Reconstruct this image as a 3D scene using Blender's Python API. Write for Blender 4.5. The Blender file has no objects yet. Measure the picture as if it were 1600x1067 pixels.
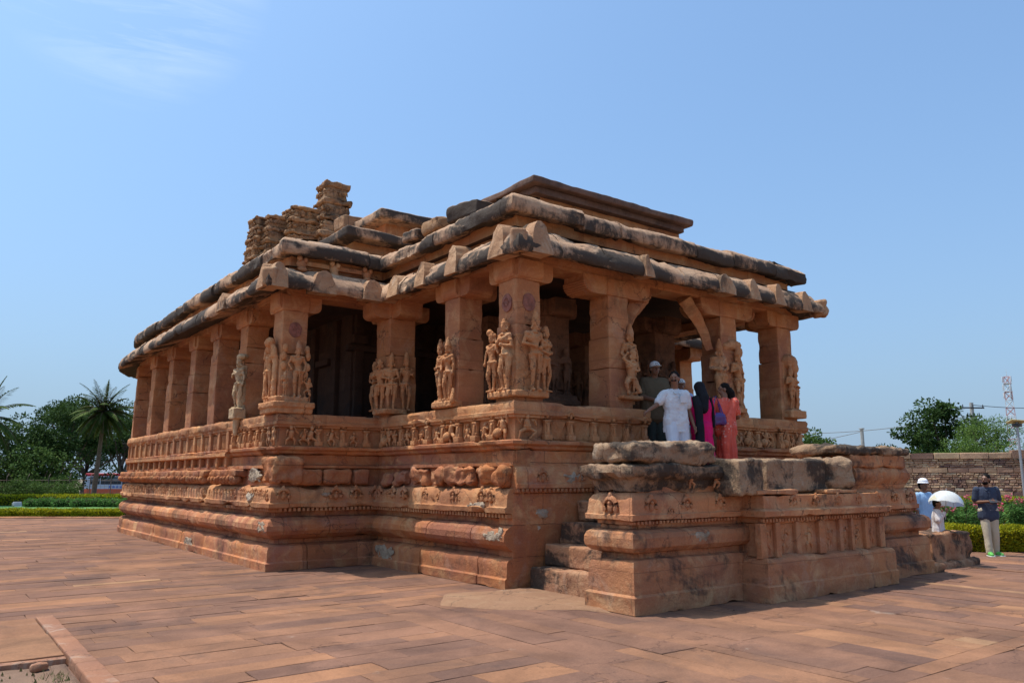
import bpy, bmesh, math, random
from mathutils import Vector, Matrix, noise, Euler
R=math.radians
rnd=random.Random(7)
S=bpy.context.scene
col=S.collection
# ------------------------------------------------------------------ camera
F_PX=1225.0; PIT=math.atan(212/1225.0); TH=R(36.8)
CAM=Vector((-7.02,-9.46,1.6))
HD=Vector((math.sin(TH),math.cos(TH),0)); RT=Vector((math.cos(TH),-math.sin(TH),0))
cd=bpy.data.cameras.new('camera'); cam=bpy.data.objects.new('camera',cd); col.objects.link(cam)
cam.location=CAM; cam.rotation_euler=(math.pi/2+PIT,0,-TH)
cd.sensor_width=36; cd.lens=F_PX/1600*36; cd.clip_end=3000; cd.clip_start=.05
S.camera=cam
# ------------------------------------------------------------------ sky, sun, exposure
SUN_EL=68.0; SUNV=Vector((-.70,.71,0)).normalized()
SUNV=Vector((SUNV.x*math.cos(R(SUN_EL)),SUNV.y*math.cos(R(SUN_EL)),math.sin(R(SUN_EL))))
w=bpy.data.worlds.new('World'); S.world=w; w.use_nodes=True
nt=w.node_tree; nt.nodes.clear()
out=nt.nodes.new('ShaderNodeOutputWorld'); bg=nt.nodes.new('ShaderNodeBackground')
sky=nt.nodes.new('ShaderNodeTexSky'); sky.sky_type='NISHITA'; sky.sun_disc=False
sky.sun_elevation=R(SUN_EL); sky.sun_rotation=math.atan2(SUNV.x,SUNV.y)
sky.altitude=500; sky.air_density=1.0; sky.dust_density=5.2; sky.ozone_density=5.0
bg.inputs['Strength'].default_value=0.135
# thin cirrus, laid out by direction on the sky itself
tc=nt.nodes.new('ShaderNodeTexCoord'); mp=nt.nodes.new('ShaderNodeMapping'); mp.inputs['Scale'].default_value=(2.0,2.0,14); mp.inputs['Rotation'].default_value=(.1,-.12,0)
nz=nt.nodes.new('ShaderNodeTexNoise'); nz.inputs['Scale'].default_value=2.2; nz.inputs['Detail'].default_value=9; nz.inputs['Roughness'].default_value=.62; nz.inputs['Distortion'].default_value=.6
cr=nt.nodes.new('ShaderNodeValToRGB'); cr.color_ramp.elements[0].position=.44; cr.color_ramp.elements[1].position=.74
dt=nt.nodes.new('ShaderNodeVectorMath'); dt.operation='DOT_PRODUCT'
def skydir(px,py):
    d=HD*math.cos(PIT)+Vector((0,0,math.sin(PIT))); up=-HD*math.sin(PIT)+Vector((0,0,math.cos(PIT)))
    return (d+RT*((px-800)/F_PX)-up*((py-533)/F_PX)).normalized()
dt.inputs[1].default_value=skydir(210,-40)
mr=nt.nodes.new('ShaderNodeMapRange'); mr.inputs['From Min'].default_value=.990; mr.inputs['From Max'].default_value=1.0; mr.inputs['To Max'].default_value=.5
ml=nt.nodes.new('ShaderNodeMath'); ml.operation='MULTIPLY'
mx=nt.nodes.new('ShaderNodeMix'); mx.data_type='RGBA'; mx.inputs[7].default_value=(4.6,5.2,5.6,1)
L=nt.links.new
L(tc.outputs['Generated'],mp.inputs['Vector']); L(mp.outputs[0],nz.inputs['Vector']); L(nz.outputs['Fac'],cr.inputs[0])
L(tc.outputs['Generated'],dt.inputs[0]); L(dt.outputs['Value'],mr.inputs['Value']); L(mr.outputs[0],ml.inputs[0]); L(cr.outputs[0],ml.inputs[1])
tn=nt.nodes.new('ShaderNodeMix'); tn.data_type='RGBA'; tn.blend_type='MULTIPLY'; tn.inputs[0].default_value=1; tn.inputs[7].default_value=(.78,1.05,1.17,1)  # clear dry-season sky tint
L(sky.outputs[0],tn.inputs[6]); 
# dry-season haze: a pale even veil, denser towards the horizon
sx=nt.nodes.new('ShaderNodeSeparateXYZ'); L(tc.outputs['Generated'],sx.inputs[0])
m1=nt.nodes.new('ShaderNodeMath'); m1.operation='SUBTRACT'; m1.use_clamp=True; m1.inputs[0].default_value=1; L(sx.outputs['Z'],m1.inputs[1])
m2=nt.nodes.new('ShaderNodeMath'); m2.operation='POWER'; m2.inputs[1].default_value=4; L(m1.outputs[0],m2.inputs[0])
m3=nt.nodes.new('ShaderNodeMath'); m3.operation='MULTIPLY_ADD'; m3.use_clamp=True; m3.inputs[1].default_value=.72; m3.inputs[2].default_value=.22; L(m2.outputs[0],m3.inputs[0])
hz=nt.nodes.new('ShaderNodeMix'); hz.data_type='RGBA'; hz.inputs[7].default_value=(1.80,2.45,3.25,1); L(m3.outputs[0],hz.inputs[0]); L(tn.outputs[2],hz.inputs[6]); L(hz.outputs[2],mx.inputs[6]); L(ml.outputs[0],mx.inputs[0]); L(mx.outputs[2],bg.inputs[0]); L(bg.outputs[0],out.inputs[0])
ld=bpy.data.lights.new('sun','SUN'); ld.energy=2.85; ld.angle=R(.53); ld.color=(1,.95,.87)
sun=bpy.data.objects.new('sun',ld); col.objects.link(sun); sun.rotation_euler=(-SUNV).to_track_quat('-Z','Y').to_euler(); sun.location=(0,0,30)
S.view_settings.view_transform='Standard'; S.view_settings.look='None'; S.view_settings.gamma=1; S.view_settings.exposure=0.68
S.render.engine='CYCLES'
# ------------------------------------------------------------------ helpers
def at(px,D,z=0): 
    p=CAM+HD*D+RT*((px-800)/F_PX*D*math.cos(PIT)); return Vector((p.x,p.y,z))
def tag(o,label=None,cat=None,group=None,kind=None):
    if label:o['label']=label
    if cat:o['category']=cat
    if group:o['group']=group
    if kind:o['kind']=kind
    return o
def thing(name,label,cat,loc=(0,0,0),rz=0,group=None):
    o=bpy.data.objects.new(name,None); col.objects.link(o); o.location=loc; o.rotation_euler=(0,0,rz); o.empty_display_size=.2
    return tag(o,label,cat,group)
def obj(name,bm,mat,parent=None,ang=40,boxuv=True):
    me=bpy.data.meshes.new(name)
    bmesh.ops.recalc_face_normals(bm,faces=bm.faces) if len(bm.faces)<200000 and not getattr(bm,'_keep',False) else None
    bm.to_mesh(me) if True else None
    if boxuv and not me.uv_layers:
        uv=me.uv_layers.new(name='UVMap'); vs=me.vertices; lp=me.loops
        for p in me.polygons:
            n=p.normal; a=abs(n.x),abs(n.y),abs(n.z)
            for li in p.loop_indices:
                c=vs[lp[li].vertex_index].co
                uv.data[li].uv=(c.y,c.z) if a[0]>=a[1] and a[0]>=a[2] else ((c.x,c.z) if a[1]>=a[2] else (c.x,c.y))
    bm.free()
    me.polygons.foreach_set('use_smooth',[True]*len(me.polygons))
    if ang<170: me.set_sharp_from_angle(angle=R(ang))
    me.materials.append(mat)
    o=bpy.data.objects.new(name,me); col.objects.link(o)
    if parent:o.parent=parent
    return o
def new(): return bmesh.new()
def fbm(p,s,o=3):
    return noise.fractal(p*s,.8,2.1,o,noise_basis='PERLIN_ORIGINAL')
def rough(bm,amp=.01,scale=3,amp2=.004,scale2=14,seed=0,only=None):
    bm.normal_update(); off=Vector((seed*3.7,seed*1.3,seed*7.1)); mv=[]
    for v in (only or bm.verts):
        p=v.co+off; d=fbm(p,scale)*amp+fbm(p,scale2,2)*amp2
        mv.append((v,v.normal*d))
    for v,d in mv: v.co+=d
def chips(bm,depth=.03,scale=2.5,thr=.25,seed=0):
    """broken-off pieces: sharp-edged hollows where the noise is high"""
    bm.normal_update(); off=Vector((seed*5.1,seed*2.3,seed*.7)); mv=[]
    for v in bm.verts:
        d=noise.noise((v.co+off)*scale)+.45*noise.noise((v.co+off)*scale*3.1)
        if d>thr: mv.append((v,v.normal*(-depth*min(1,(d-thr)*6))))
    for v,d in mv: v.co+=d
def gbox(bm,c,s,res=.08,r=.012,rz=0,rot=None,mat=None):
    """subdivided rounded box; c centre, s full size"""
    hx,hy,hz=[k/2 for k in s]; r=min(r,hx*.9,hy*.9,hz*.9)
    nx,ny,nz_=[max(1,min(90,int(math.ceil(k/res)))) for k in s]
    def ticks(n,h):
        t=[-h+2*h*i/n for i in range(n+1)]
        if r>0: t=sorted(set([round(x,5) for x in t]+[round(-h+r,5),round(h-r,5),round(-h+r*.35,5),round(h-r*.35,5)]))
        return t
    tx,ty,tz=ticks(nx,hx),ticks(ny,hy),ticks(nz_,hz)
    vd={}
    M=rot if rot is not None else Matrix.Rotation(rz,3,'Z'); C=Vector(c)
    def V(x,y,z):
        k=(x,y,z)
        if k not in vd:
            q=Vector((max(-hx+r,min(hx-r,x)),max(-hy+r,min(hy-r,y)),max(-hz+r,min(hz-r,z))))
            d=Vector(k)-q
            p=q+d.normalized()*r if d.length>1e-9 and r>0 else Vector(k)
            vd[k]=bm.verts.new(M@p+C)
        return vd[k]
    def grid(A,B,f,flip):
        for i in range(len(A)-1):
            for j in range(len(B)-1):
                q=[f(A[i],B[j]),f(A[i+1],B[j]),f(A[i+1],B[j+1]),f(A[i],B[j+1])]
                if flip:q.reverse()
                bm.faces.new(q)
    hx_,hy_,hz_=tx[-1],ty[-1],tz[-1]
    grid(tx,ty,lambda a,b:V(a,b,hz_),False); grid(tx,ty,lambda a,b:V(a,b,-hz_),True)
    grid(tx,tz,lambda a,b:V(a,-hy_,b),False); grid(tx,tz,lambda a,b:V(a,hy_,b),True)
    grid(ty,tz,lambda a,b:V(hx_,a,b),False); grid(ty,tz,lambda a,b:V(-hx_,a,b),True)
    return list(vd.values())
def b2(bm,x0,x1,y0,y1,z0,z1,res=.08,r=.012): return gbox(bm,((x0+x1)/2,(y0+y1)/2,(z0+z1)/2),(abs(x1-x0),abs(y1-y0),abs(z1-z0)),res,r)
def merge(bm,b2_):
    me=bpy.data.meshes.new('t'); b2_.to_mesh(me); b2_.free(); bm.from_mesh(me); bpy.data.meshes.remove(me); return bm
def ell(bm,c,s,M=None,u=8,v=6):
    """ellipsoid, s semi axes"""
    c=Vector(c); rings=[]
    for i in range(1,v):
        a=math.pi*i/v; rings.append([Vector((s[0]*math.sin(a)*math.cos(2*math.pi*j/u),s[1]*math.sin(a)*math.sin(2*math.pi*j/u),s[2]*math.cos(a))) for j in range(u)])
    T=(lambda p:(M@p)+c) if M is not None else (lambda p:p+c)
    rv=[[bm.verts.new(T(p)) for p in q] for q in rings]
    t=bm.verts.new(T(Vector((0,0,s[2])))); b=bm.verts.new(T(Vector((0,0,-s[2]))))
    for j in range(u):
        k=(j+1)%u
        bm.faces.new((t,rv[0][j],rv[0][k])); bm.faces.new((b,rv[-1][k],rv[-1][j]))
        for i in range(len(rv)-1): bm.faces.new((rv[i][j],rv[i+1][j],rv[i+1][k],rv[i][k]))
def limb(bm,p0,p1,r0,r1,u=10,round_=True,flat=1.0,side=None):
    """tapered capsule"""
    p0=Vector(p0);p1=Vector(p1);d=p1-p0
    if d.length<1e-6: d=Vector((0,0,1e-4))
    q=d.to_track_quat('Z','Y').to_matrix(); Ln=d.length
    st=[]
    if round_:
        for k in (0,25,55): st.append((-r0*math.cos(R(k)),r0*math.sin(R(k)) if k else 0))
    st+= [(0,r0),(Ln/2,(r0+r1)/2),(Ln,r1)]
    if round_:
        for k in (55,25,0): st.append((Ln+r1*math.cos(R(k)),r1*math.sin(R(k)) if k else 0))
    rings=[]
    for z,r in st:
        if r==0: rings.append([bm.verts.new(q@Vector((0,0,z))+p0)])
        else: rings.append([bm.verts.new(q@Vector((r*math.cos(2*math.pi*j/u),r*math.sin(2*math.pi*j/u)*flat,z))+p0) for j in range(u)])
    if not round_:
        bm.faces.new(list(reversed(rings[0]))); bm.faces.new(rings[-1])
    for a,b in zip(rings,rings[1:]):
        for j in range(u):
            k=(j+1)%u
            if len(a)==1: bm.faces.new((a[0],b[k],b[j]))
            elif len(b)==1: bm.faces.new((a[j],a[k],b[0]))
            else: bm.faces.new((a[j],a[k],b[k],b[j]))
def tube(bm,pts,rs,u=8,closed_ends=True):
    pts=[Vector(p) for p in pts]
    if not hasattr(rs,'__len__'): rs=[rs]*len(pts)
    rings=[]
    for i,p in enumerate(pts):
        d=(pts[min(i+1,len(pts)-1)]-pts[max(i-1,0)]); q=d.to_track_quat('Z','Y').to_matrix()
        rings.append([bm.verts.new(q@Vector((rs[i]*math.cos(2*math.pi*j/u),rs[i]*math.sin(2*math.pi*j/u),0))+p) for j in range(u)])
    for a,b in zip(rings,rings[1:]):
        for j in range(u): bm.faces.new((a[j],a[(j+1)%u],b[(j+1)%u],b[j]))
    if closed_ends: bm.faces.new(list(reversed(rings[0]))); bm.faces.new(rings[-1])
def remesh(bm,vox,smooth=2,rough_=None):
    """blend overlapping closed shapes into one continuous surface"""
    me=bpy.data.meshes.new('tmp'); bm.to_mesh(me); bm.free()
    o=bpy.data.objects.new('tmp',me); col.objects.link(o)
    m=o.modifiers.new('r','REMESH'); m.mode='VOXEL'; m.voxel_size=vox; m.use_smooth_shade=True
    if smooth:
        s=o.modifiers.new('s','SMOOTH'); s.iterations=smooth; s.factor=.5
    bpy.context.view_layer.update()
    ev=o.evaluated_get(bpy.context.evaluated_depsgraph_get()); m2=ev.to_mesh()
    b=bmesh.new(); b.from_mesh(m2); ev.to_mesh_clear()
    bpy.data.objects.remove(o); bpy.data.meshes.remove(me)
    return b
def subdiv_line(pts,res,closed=False):
    """2-D polyline -> list of (point, corner flag)"""
    o=[]; n=len(pts); m=n if closed else n-1
    for i in range(m):
        a=Vector(pts[i]);b=Vector(pts[(i+1)%n]); k=max(1,int(round((b-a).length/res)))
        for j in range(k): o.append(a.lerp(b,j/k))
    if not closed:o.append(Vector(pts[-1]))
    return o
def sweep(path,prof,res=.09,pres=.07,closed=False,cap=True,bm=None,blocks=0,bseed=1,bamp=.02):
    """sweep a (offset,z) profile along a 2-D path; outward = left of travel; uv in metres"""
    bm=bm or new(); uvl=bm.loops.layers.uv.verify()
    P=subdiv_line(path,res,closed); n=len(P)
    Q=[]
    for a,b in zip(prof,prof[1:]):
        a=Vector(a);b=Vector(b);k=max(1,int((b-a).length/pres))
        for j in range(k):Q.append(a.lerp(b,j/k))
    Q.append(Vector(prof[-1]))
    nor=[]
    for i in range(n):
        pi=P[i-1] if (i>0 or closed) else None; nx=P[(i+1)%n] if (i<n-1 or closed) else None
        ds=[]
        if pi is not None: ds.append((P[i]-pi).normalized())
        if nx is not None: ds.append((nx-P[i]).normalized())
        ns=[Vector((-d.y,d.x)) for d in ds]
        if len(ns)==2: m=(ns[0]+ns[1]); m=m/(1+ns[0].dot(ns[1])) if (1+ns[0].dot(ns[1]))>.1 else ns[0]
        else: m=ns[0]
        nor.append(m)
    us=[0]
    for i in range(1,n+1): us.append(us[-1]+(P[i%n]-P[i-1]).length)
    vs=[0]
    for a,b in zip(Q,Q[1:]): vs.append(vs[-1]+(b-a).length)
    if blocks:
        # separate stones: each sits slightly in or out of line, with an open joint between neighbours
        rb=random.Random(bseed); tot=us[n] if closed else us[n-1]; cuts=[]; c_=rb.uniform(.3,1)*blocks
        while c_<tot-.15: cuts.append(c_); c_+=blocks*rb.uniform(.6,1.5)
        sh=[(rb.uniform(-1,1)*bamp,rb.uniform(-1,1)*bamp*.7) for _ in range(len(cuts)+1)]
        if closed: sh[-1]=sh[0]
        P2=[];n2=[];u2=[];d2=[];ci=0
        for i in range(n):
            while ci<len(cuts) and i>0 and us[i-1]<cuts[ci]<=us[i]:
                L_=us[i]-us[i-1]
                for o_,k_,g_ in((-.010,0,0),(0,0,1),(.010,1,0)):
                    f=max(0.02,min(.98,(cuts[ci]+o_-us[i-1])/L_)); P2.append(P[i-1].lerp(P[i],f)); n2.append(nor[i-1].lerp(nor[i],f)); u2.append(us[i-1]+f*L_); a_=sh[ci+k_]; d2.append((a_[0]-.035*g_,a_[1]-.0*g_,g_))
                ci+=1
            P2.append(P[i]);n2.append(nor[i]);u2.append(us[i]);d2.append((*sh[ci],0))
        P,nor=P2,n2; n=len(P); us=u2+[tot]
    else: d2=[(0,0,0)]*n
    zmid=(max(q.y for q in Q)+min(q.y for q in Q))/2
    rows=[[bm.verts.new((P[i].x+nor[i].x*(q.x+d2[i][0]),P[i].y+nor[i].y*(q.x+d2[i][0]),q.y+d2[i][1]-(.02*d2[i][2] if q.y>zmid else -.02*d2[i][2]))) for q in Q] for i in range(n)]
    m=n if closed else n-1
    for i in range(m):
        A=rows[i];B=rows[(i+1)%n]
        for j in range(len(Q)-1):
            f=bm.faces.new((A[j],A[j+1],B[j+1],B[j]))
            for lp,(u,v) in zip(f.loops,((us[i],Q[j].y),(us[i],Q[j+1].y),(us[i+1],Q[j+1].y),(us[i+1],Q[j].y))): lp[uvl].uv=(u,v)
    if cap and not closed:
        bm.faces.new(list(reversed(rows[0]))); bm.faces.new(rows[-1])
    return bm
# ------------------------------------------------------------------ materials
def mat(name):
    m=bpy.data.materials.new(name); m.use_nodes=True; n=m.node_tree; b=n.nodes['Principled BSDF']; return m,n,b
def N(n,t,**k):
    x=n.nodes.new(t)
    for a,v in k.items():
        if a in x.inputs: x.inputs[a].default_value=v
        else: setattr(x,a,v)
    return x
def mixc(n,f,a,b,mode='MIX'):
    x=n.nodes.new('ShaderNodeMix'); x.data_type='RGBA'; x.blend_type=mode
    for s,v in ((0,f),(6,a),(7,b)):
        if isinstance(v,(int,float)): x.inputs[s].default_value=v
        elif isinstance(v,tuple): x.inputs[s].default_value=v if len(v)==4 else (*v,1)
        else: n.links.new(v,x.inputs[s])
    return x.outputs[2]
def ramp(n,src,p0,p1,c0=(0,0,0,1),c1=(1,1,1,1)):
    x=n.nodes.new('ShaderNodeValToRGB'); e=x.color_ramp.elements; e[0].position=p0;e[1].position=p1;e[0].color=c0;e[1].color=c1
    n.links.new(src,x.inputs[0]); return x.outputs[0]
def noi(n,vec,scale,detail=5,rough_=.6,dist=0):
    x=N(n,'ShaderNodeTexNoise',Scale=scale,Detail=detail,Roughness=rough_,Distortion=dist); n.links.new(vec,x.inputs['Vector']); return x.outputs['Fac']
def mapv(n,vec,scale,loc=(0,0,0)):
    x=N(n,'ShaderNodeMapping',Scale=scale,Location=loc); n.links.new(vec,x.inputs['Vector']); return x.outputs[0]
def stone(name,c1,c2,c3,dark=.35,darkcol=(.035,.03,.028),block=(1.1,.4),bvar=.25,joint=.5,bump=.6,pale=(.5,.42,.33),palef=.25,streak=1.0,lo=.5,side_dirt=0):
    m,n,b=mat(name); l=n.links.new
    g=N(n,'ShaderNodeNewGeometry').outputs['Position']
    uv=N(n,'ShaderNodeUVMap').outputs[0]
    a=noi(n,g,.9,6,.6,.4); c=mixc(n,ramp(n,a,.35,.65),c1,c2)
    a2=noi(n,mapv(n,g,(1,1,1),(9,3,1)),2.3,7,.65,.8); c=mixc(n,ramp(n,a2,.5,.72),c,c3)
    # sedimentary banding
    bd=noi(n,mapv(n,g,(.6,.6,9)),1.6,5,.6,.5); c=mixc(n,.30,c,mixc(n,ramp(n,bd,.3,.7),(.78,.70,.64),(1.18,1.14,1.10)),'MULTIPLY')
    # blocks
    br=n.nodes.new('ShaderNodeTexBrick'); br.offset=.37; br.offset_frequency=2
    br.inputs['Color1'].default_value=(0,0,0,1); br.inputs['Color2'].default_value=(1,1,1,1); br.inputs['Mortar'].default_value=(.5,.5,.5,1)
    br.inputs['Scale'].default_value=1; br.inputs['Mortar Size'].default_value=.005; br.inputs['Mortar Smooth'].default_value=.3
    br.inputs['Brick Width'].default_value=block[0]; br.inputs['Row Height'].default_value=block[1]
    dsx=N(n,'ShaderNodeTexNoise',Scale=2.5,Detail=3); l(g,dsx.inputs['Vector'])
    va=n.nodes.new('ShaderNodeVectorMath'); va.operation='MULTIPLY_ADD'; va.inputs[1].default_value=(.035,.035,.0); l(dsx.outputs['Color'],va.inputs[0]); l(uv,va.inputs[2])
    l(va.outputs[0],br.inputs['Vector'])
    bc=ramp(n,br.outputs['Color'],0,1,(1-bvar,1-bvar*1.15,1-bvar*1.2,1),(1+bvar*.6,1+bvar*.6,1+bvar*.6,1))
    c=mixc(n,1.0,c,bc,'MULTIPLY')
    # pale worn areas
    pw=noi(n,mapv(n,g,(1,1,1),(3,7,5)),1.7,8,.7,1.0); c=mixc(n,mixc(n,palef,(0,0,0),ramp(n,pw,.56,.64)),c,pale)
    # fine cracks
    vo=N(n,'ShaderNodeTexVoronoi',Scale=1.3); vo.feature='DISTANCE_TO_EDGE'; vd_=n.nodes.new('ShaderNodeVectorMath'); vd_.operation='MULTIPLY_ADD'; vd_.inputs[1].default_value=(.5,.5,.5); ns_=N(n,'ShaderNodeTexNoise',Scale=2.2,Detail=6,Roughness=.7); l(g,ns_.inputs['Vector']); l(ns_.outputs['Color'],vd_.inputs[0]); l(g,vd_.inputs[2]); l(vd_.outputs[0],vo.inputs['Vector'])
    ck=ramp(n,vo.outputs['Distance'],.004,.011,(1,1,1,1),(0,0,0,1)); gate=ramp(n,noi(n,mapv(n,g,(1,1,1),(31,3,8)),.8,3,.5),.5,.56); c=mixc(n,mixc(n,.75,(0,0,0),mixc(n,1.0,ck,gate,'MULTIPLY')),c,(.07,.04,.03))
    # pits, grain
    gr=noi(n,g,42,5,.75); c=mixc(n,.35,c,ramp(n,gr,.3,.7,(.68,.68,.68,1),(1.35,1.35,1.35,1)),'MULTIPLY')
    # black weathering: patches and vertical streaks
    dk=noi(n,mapv(n,g,(1,1,1.5),(1,2,3)),.62*streak,9,.66,.5); dk2=noi(n,mapv(n,g,(1.5,1.5,.5)),6,6,.72)
    s=n.nodes.new('ShaderNodeMath'); s.operation='ADD'; l(dk,s.inputs[0])
    s2=n.nodes.new('ShaderNodeMath'); s2.operation='MULTIPLY_ADD'; l(dk2,s2.inputs[0]); s2.inputs[1].default_value=.30; s2.inputs[2].default_value=-.15; l(s2.outputs[0],s.inputs[1])
    if side_dirt:  # black lichen grows on the weathered fascias, the flat tops are scoured clean
        sx_=n.nodes.new('ShaderNodeSeparateXYZ'); l(N(n,'ShaderNodeNewGeometry').outputs['Normal'],sx_.inputs[0])
        s3=n.nodes.new('ShaderNodeMapRange'); s3.inputs['From Min'].default_value=.25; s3.inputs['From Max'].default_value=.8; s3.inputs['To Min'].default_value=side_dirt; s3.inputs['To Max'].default_value=-side_dirt; l(sx_.outputs['Z'],s3.inputs['Value'])
        s4=n.nodes.new('ShaderNodeMath'); s4.operation='ADD'; l(s.outputs[0],s4.inputs[0]); l(s3.outputs[0],s4.inputs[1]); s=s4
    df=ramp(n,s.outputs[0],lo,lo+.10)
    c=mixc(n,mixc(n,dark,(0,0,0),df),c,darkcol)
    c=mixc(n,mixc(n,joint,(0,0,0),br.outputs['Fac']),c,(.06,.035,.025))
    l(c,b.inputs['Base Color']); b.inputs['Roughness'].default_value=.92
    if 'Specular IOR Level' in b.inputs: b.inputs['Specular IOR Level'].default_value=.2
    # bump
    h1=noi(n,g,11,8,.68); h2=noi(n,g,55,3,.6)
    ad=n.nodes.new('ShaderNodeMath'); ad.operation='MULTIPLY_ADD'; l(h2,ad.inputs[0]); ad.inputs[1].default_value=.25; l(h1,ad.inputs[2])
    ad2=n.nodes.new('ShaderNodeMath'); ad2.operation='MULTIPLY_ADD'; l(br.outputs['Fac'],ad2.inputs[0]); ad2.inputs[1].default_value=-.5*joint*2; l(ad.outputs[0],ad2.inputs[2])
    bp=N(n,'ShaderNodeBump',Strength=bump,Distance=.03); l(ad2.outputs[0],bp.inputs['Height']); l(bp.outputs[0],b.inputs['Normal'])
    return m
OR=(.53,.205,.075); PK=(.36,.145,.085); TN=(.58,.32,.15)
M_plinth=stone('plinth_sandstone',OR,PK,TN,dark=.6,lo=.535,darkcol=(.085,.045,.03),block=(1.05,.46),bvar=.25,joint=.5,palef=.14,bump=.9)
M_carved=stone('carved_sandstone',(.56,.265,.115),(.47,.205,.09),(.60,.35,.18),dark=.35,lo=.57,block=(1.7,3),bvar=.08,joint=.1,palef=.2,bump=.9)
M_pillar=stone('pillar_sandstone',(.50,.215,.09),(.36,.15,.08),(.55,.31,.155),dark=.35,lo=.56,block=(9,.72),bvar=.12,joint=.25,palef=.15,bump=.6)
M_roof=stone('weathered_roof_stone',(.46,.275,.165),(.40,.245,.155),(.52,.35,.225),dark=.92,darkcol=(.034,.030,.027),lo=.465,block=(9,9),bvar=.0,joint=0,palef=.35,streak=1.3,side_dirt=.07,pale=(.42,.34,.27),bump=.8)
M_knob=stone('knob_stone',(.44,.25,.135),(.36,.20,.115),(.50,.32,.19),dark=.7,darkcol=(.04,.034,.03),lo=.53,block=(9,9),bvar=0,joint=0,palef=.3,bump=1.0)
M_frieze=stone('frieze_sandstone',(.53,.245,.10),(.40,.17,.085),(.58,.34,.17),dark=.4,lo=.55,block=(1.5,1),bvar=.14,joint=.4,palef=.1)
M_tower=stone('tower_rubble_stone',(.38,.215,.105),(.30,.165,.09),(.44,.28,.15),dark=.75,lo=.50,block=(.7,.3),bvar=.2,joint=.6,palef=.2,bump=1.0)
M_block=stone('staircase_sandstone',(.54,.235,.10),(.38,.165,.09),(.58,.34,.175),dark=.8,lo=.535,block=(1.4,.5),bvar=.14,joint=.3,palef=.15,bump=.8)
M_cap=stone('eroded_cap_stone',(.40,.26,.155),(.33,.205,.125),(.47,.34,.22),dark=.9,darkcol=(.045,.036,.03),lo=.45,streak=2,block=(9,9),bvar=.1,joint=0,palef=.4,pale=(.46,.37,.27),bump=1.5)
M_step=stone('worn_step_stone',(.46,.225,.11),(.36,.175,.10),(.5,.29,.16),dark=.9,lo=.45,darkcol=(.05,.036,.028),streak=2.2,block=(9,9),bvar=.05,joint=0,palef=.2,bump=1.2)
M_in=stone('interior_shade_stone',(.085,.045,.03),(.065,.036,.025),(.10,.055,.036),dark=.6,lo=.5,block=(1.1,.5),bvar=.15,joint=.5,palef=0)  # same sandstone, with the interior's shade put into the base colours
M_inp=stone('inner_pillar_shade_stone',(.26,.125,.07),(.2,.10,.06),(.3,.155,.09),dark=.5,lo=.5,block=(9,.6),bvar=.1,joint=.3,palef=0)  # darker copy of the pillar stone; the porch's inner shade is in its colour
M_patch=stone('mortar_patch',(.44,.34,.24),(.34,.25,.17),(.52,.43,.33),dark=.3,block=(9,9),bvar=0,joint=0,palef=.1,bump=1.2)
def plain(name,c,rough_=.8,var=.12,scale=6,metal=0,spec=.3,bump=0,bs=40,c2=None):
    m,n,b=mat(name); tcn=N(n,'ShaderNodeTexCoord').outputs['Object']
    f=noi(n,tcn,scale,5,.6)
    cc=mixc(n,ramp(n,f,.3,.7),tuple(k*(1-var) for k in c),tuple(min(1,k*(1+var)) for k in c) if c2 is None else c2)
    n.links.new(cc,b.inputs['Base Color']); b.inputs['Roughness'].default_value=rough_; b.inputs['Metallic'].default_value=metal
    b.inputs['Specular IOR Level'].default_value=spec
    if bump:
        bp=N(n,'ShaderNodeBump',Strength=bump,Distance=.01); n.links.new(noi(n,tcn,bs,3,.6),bp.inputs['Height']); n.links.new(bp.outputs[0],b.inputs['Normal'])
    return m
M_medal=plain('purple_medallion_stone',(.27,.11,.08),.9,.35,14,bump=.6)
# ================================================================== TEMPLE
AX0,AX1,AY=.1,7.65,0.0; MX0,MX1,MY=-1.9,9.65,4.4; CYA=16.3; RC=(MX1-MX0)/2; CXA=(MX0+MX1)/2
def arc(n=26): return [(CXA-RC*math.cos(math.pi*i/n),CYA+RC*math.sin(math.pi*i/n)) for i in range(n+1)]
BACK=[(MX1,MY),(AX1,MY)]
temple=thing('stone_temple','long flat-roofed red sandstone temple with open pillared porch, carved parapet and ruined tower','temple',(4,8,0))
def T(name,bm,mat_,ang=40,parent=temple,boxuv=True):
    o=obj(name,bm,mat_,None,ang,boxuv); o.parent=parent
    base=parent
    while base is not None and base.parent is not None: base=base.parent
    o.matrix_parent_inverse=Matrix.Translation(-Vector(base.location)) if parent is base else Matrix()
    return o
side=[(AX0,AY),(AX0,MY),(MX0,MY)]+arc()+BACK+[(AX1,AY)]
ring=[(AX1,AY)]+side[:-1]
# ---- plinth
def seg(path,cond): pass
pr_base=[(-.3,0),(.17,0),(.172,.13),(.14,.155),(.135,.36),(.10,.41),(.0,.43),(-.04,.455),(-.04,.53),(-.3,.53)]
bm=sweep(side,pr_base,.10,.06,blocks=1.6,bamp=.007,bseed=3); rough(bm,.014,1.6,.006,9,1); chips(bm,.02,2.2,.35,1); pl=T('plinth_base',bm,M_plinth)
pr_kum=[(-.3,.50),(-.04,.52),(.05,.54),(.15,.61),(.19,.675),(.19,.765),(.15,.835),(.05,.90),(-.03,.915),(-.03,1.0),(-.3,1.0)]
bm=sweep(side,pr_kum,.10,.04,blocks=1.9,bamp=.006,bseed=4); rough(bm,.009,1.8,.005,14,2); chips(bm,.028,1.7,.38,2); T('rounded_moulding',bm,M_plinth,17)
pr_kap=[(-.3,.99),(.03,1.0),(.035,1.06),(.16,1.075),(.17,1.15),(.135,1.165),(.12,1.34),(.07,1.42),(-.05,1.45),(-.3,1.46)]
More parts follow.
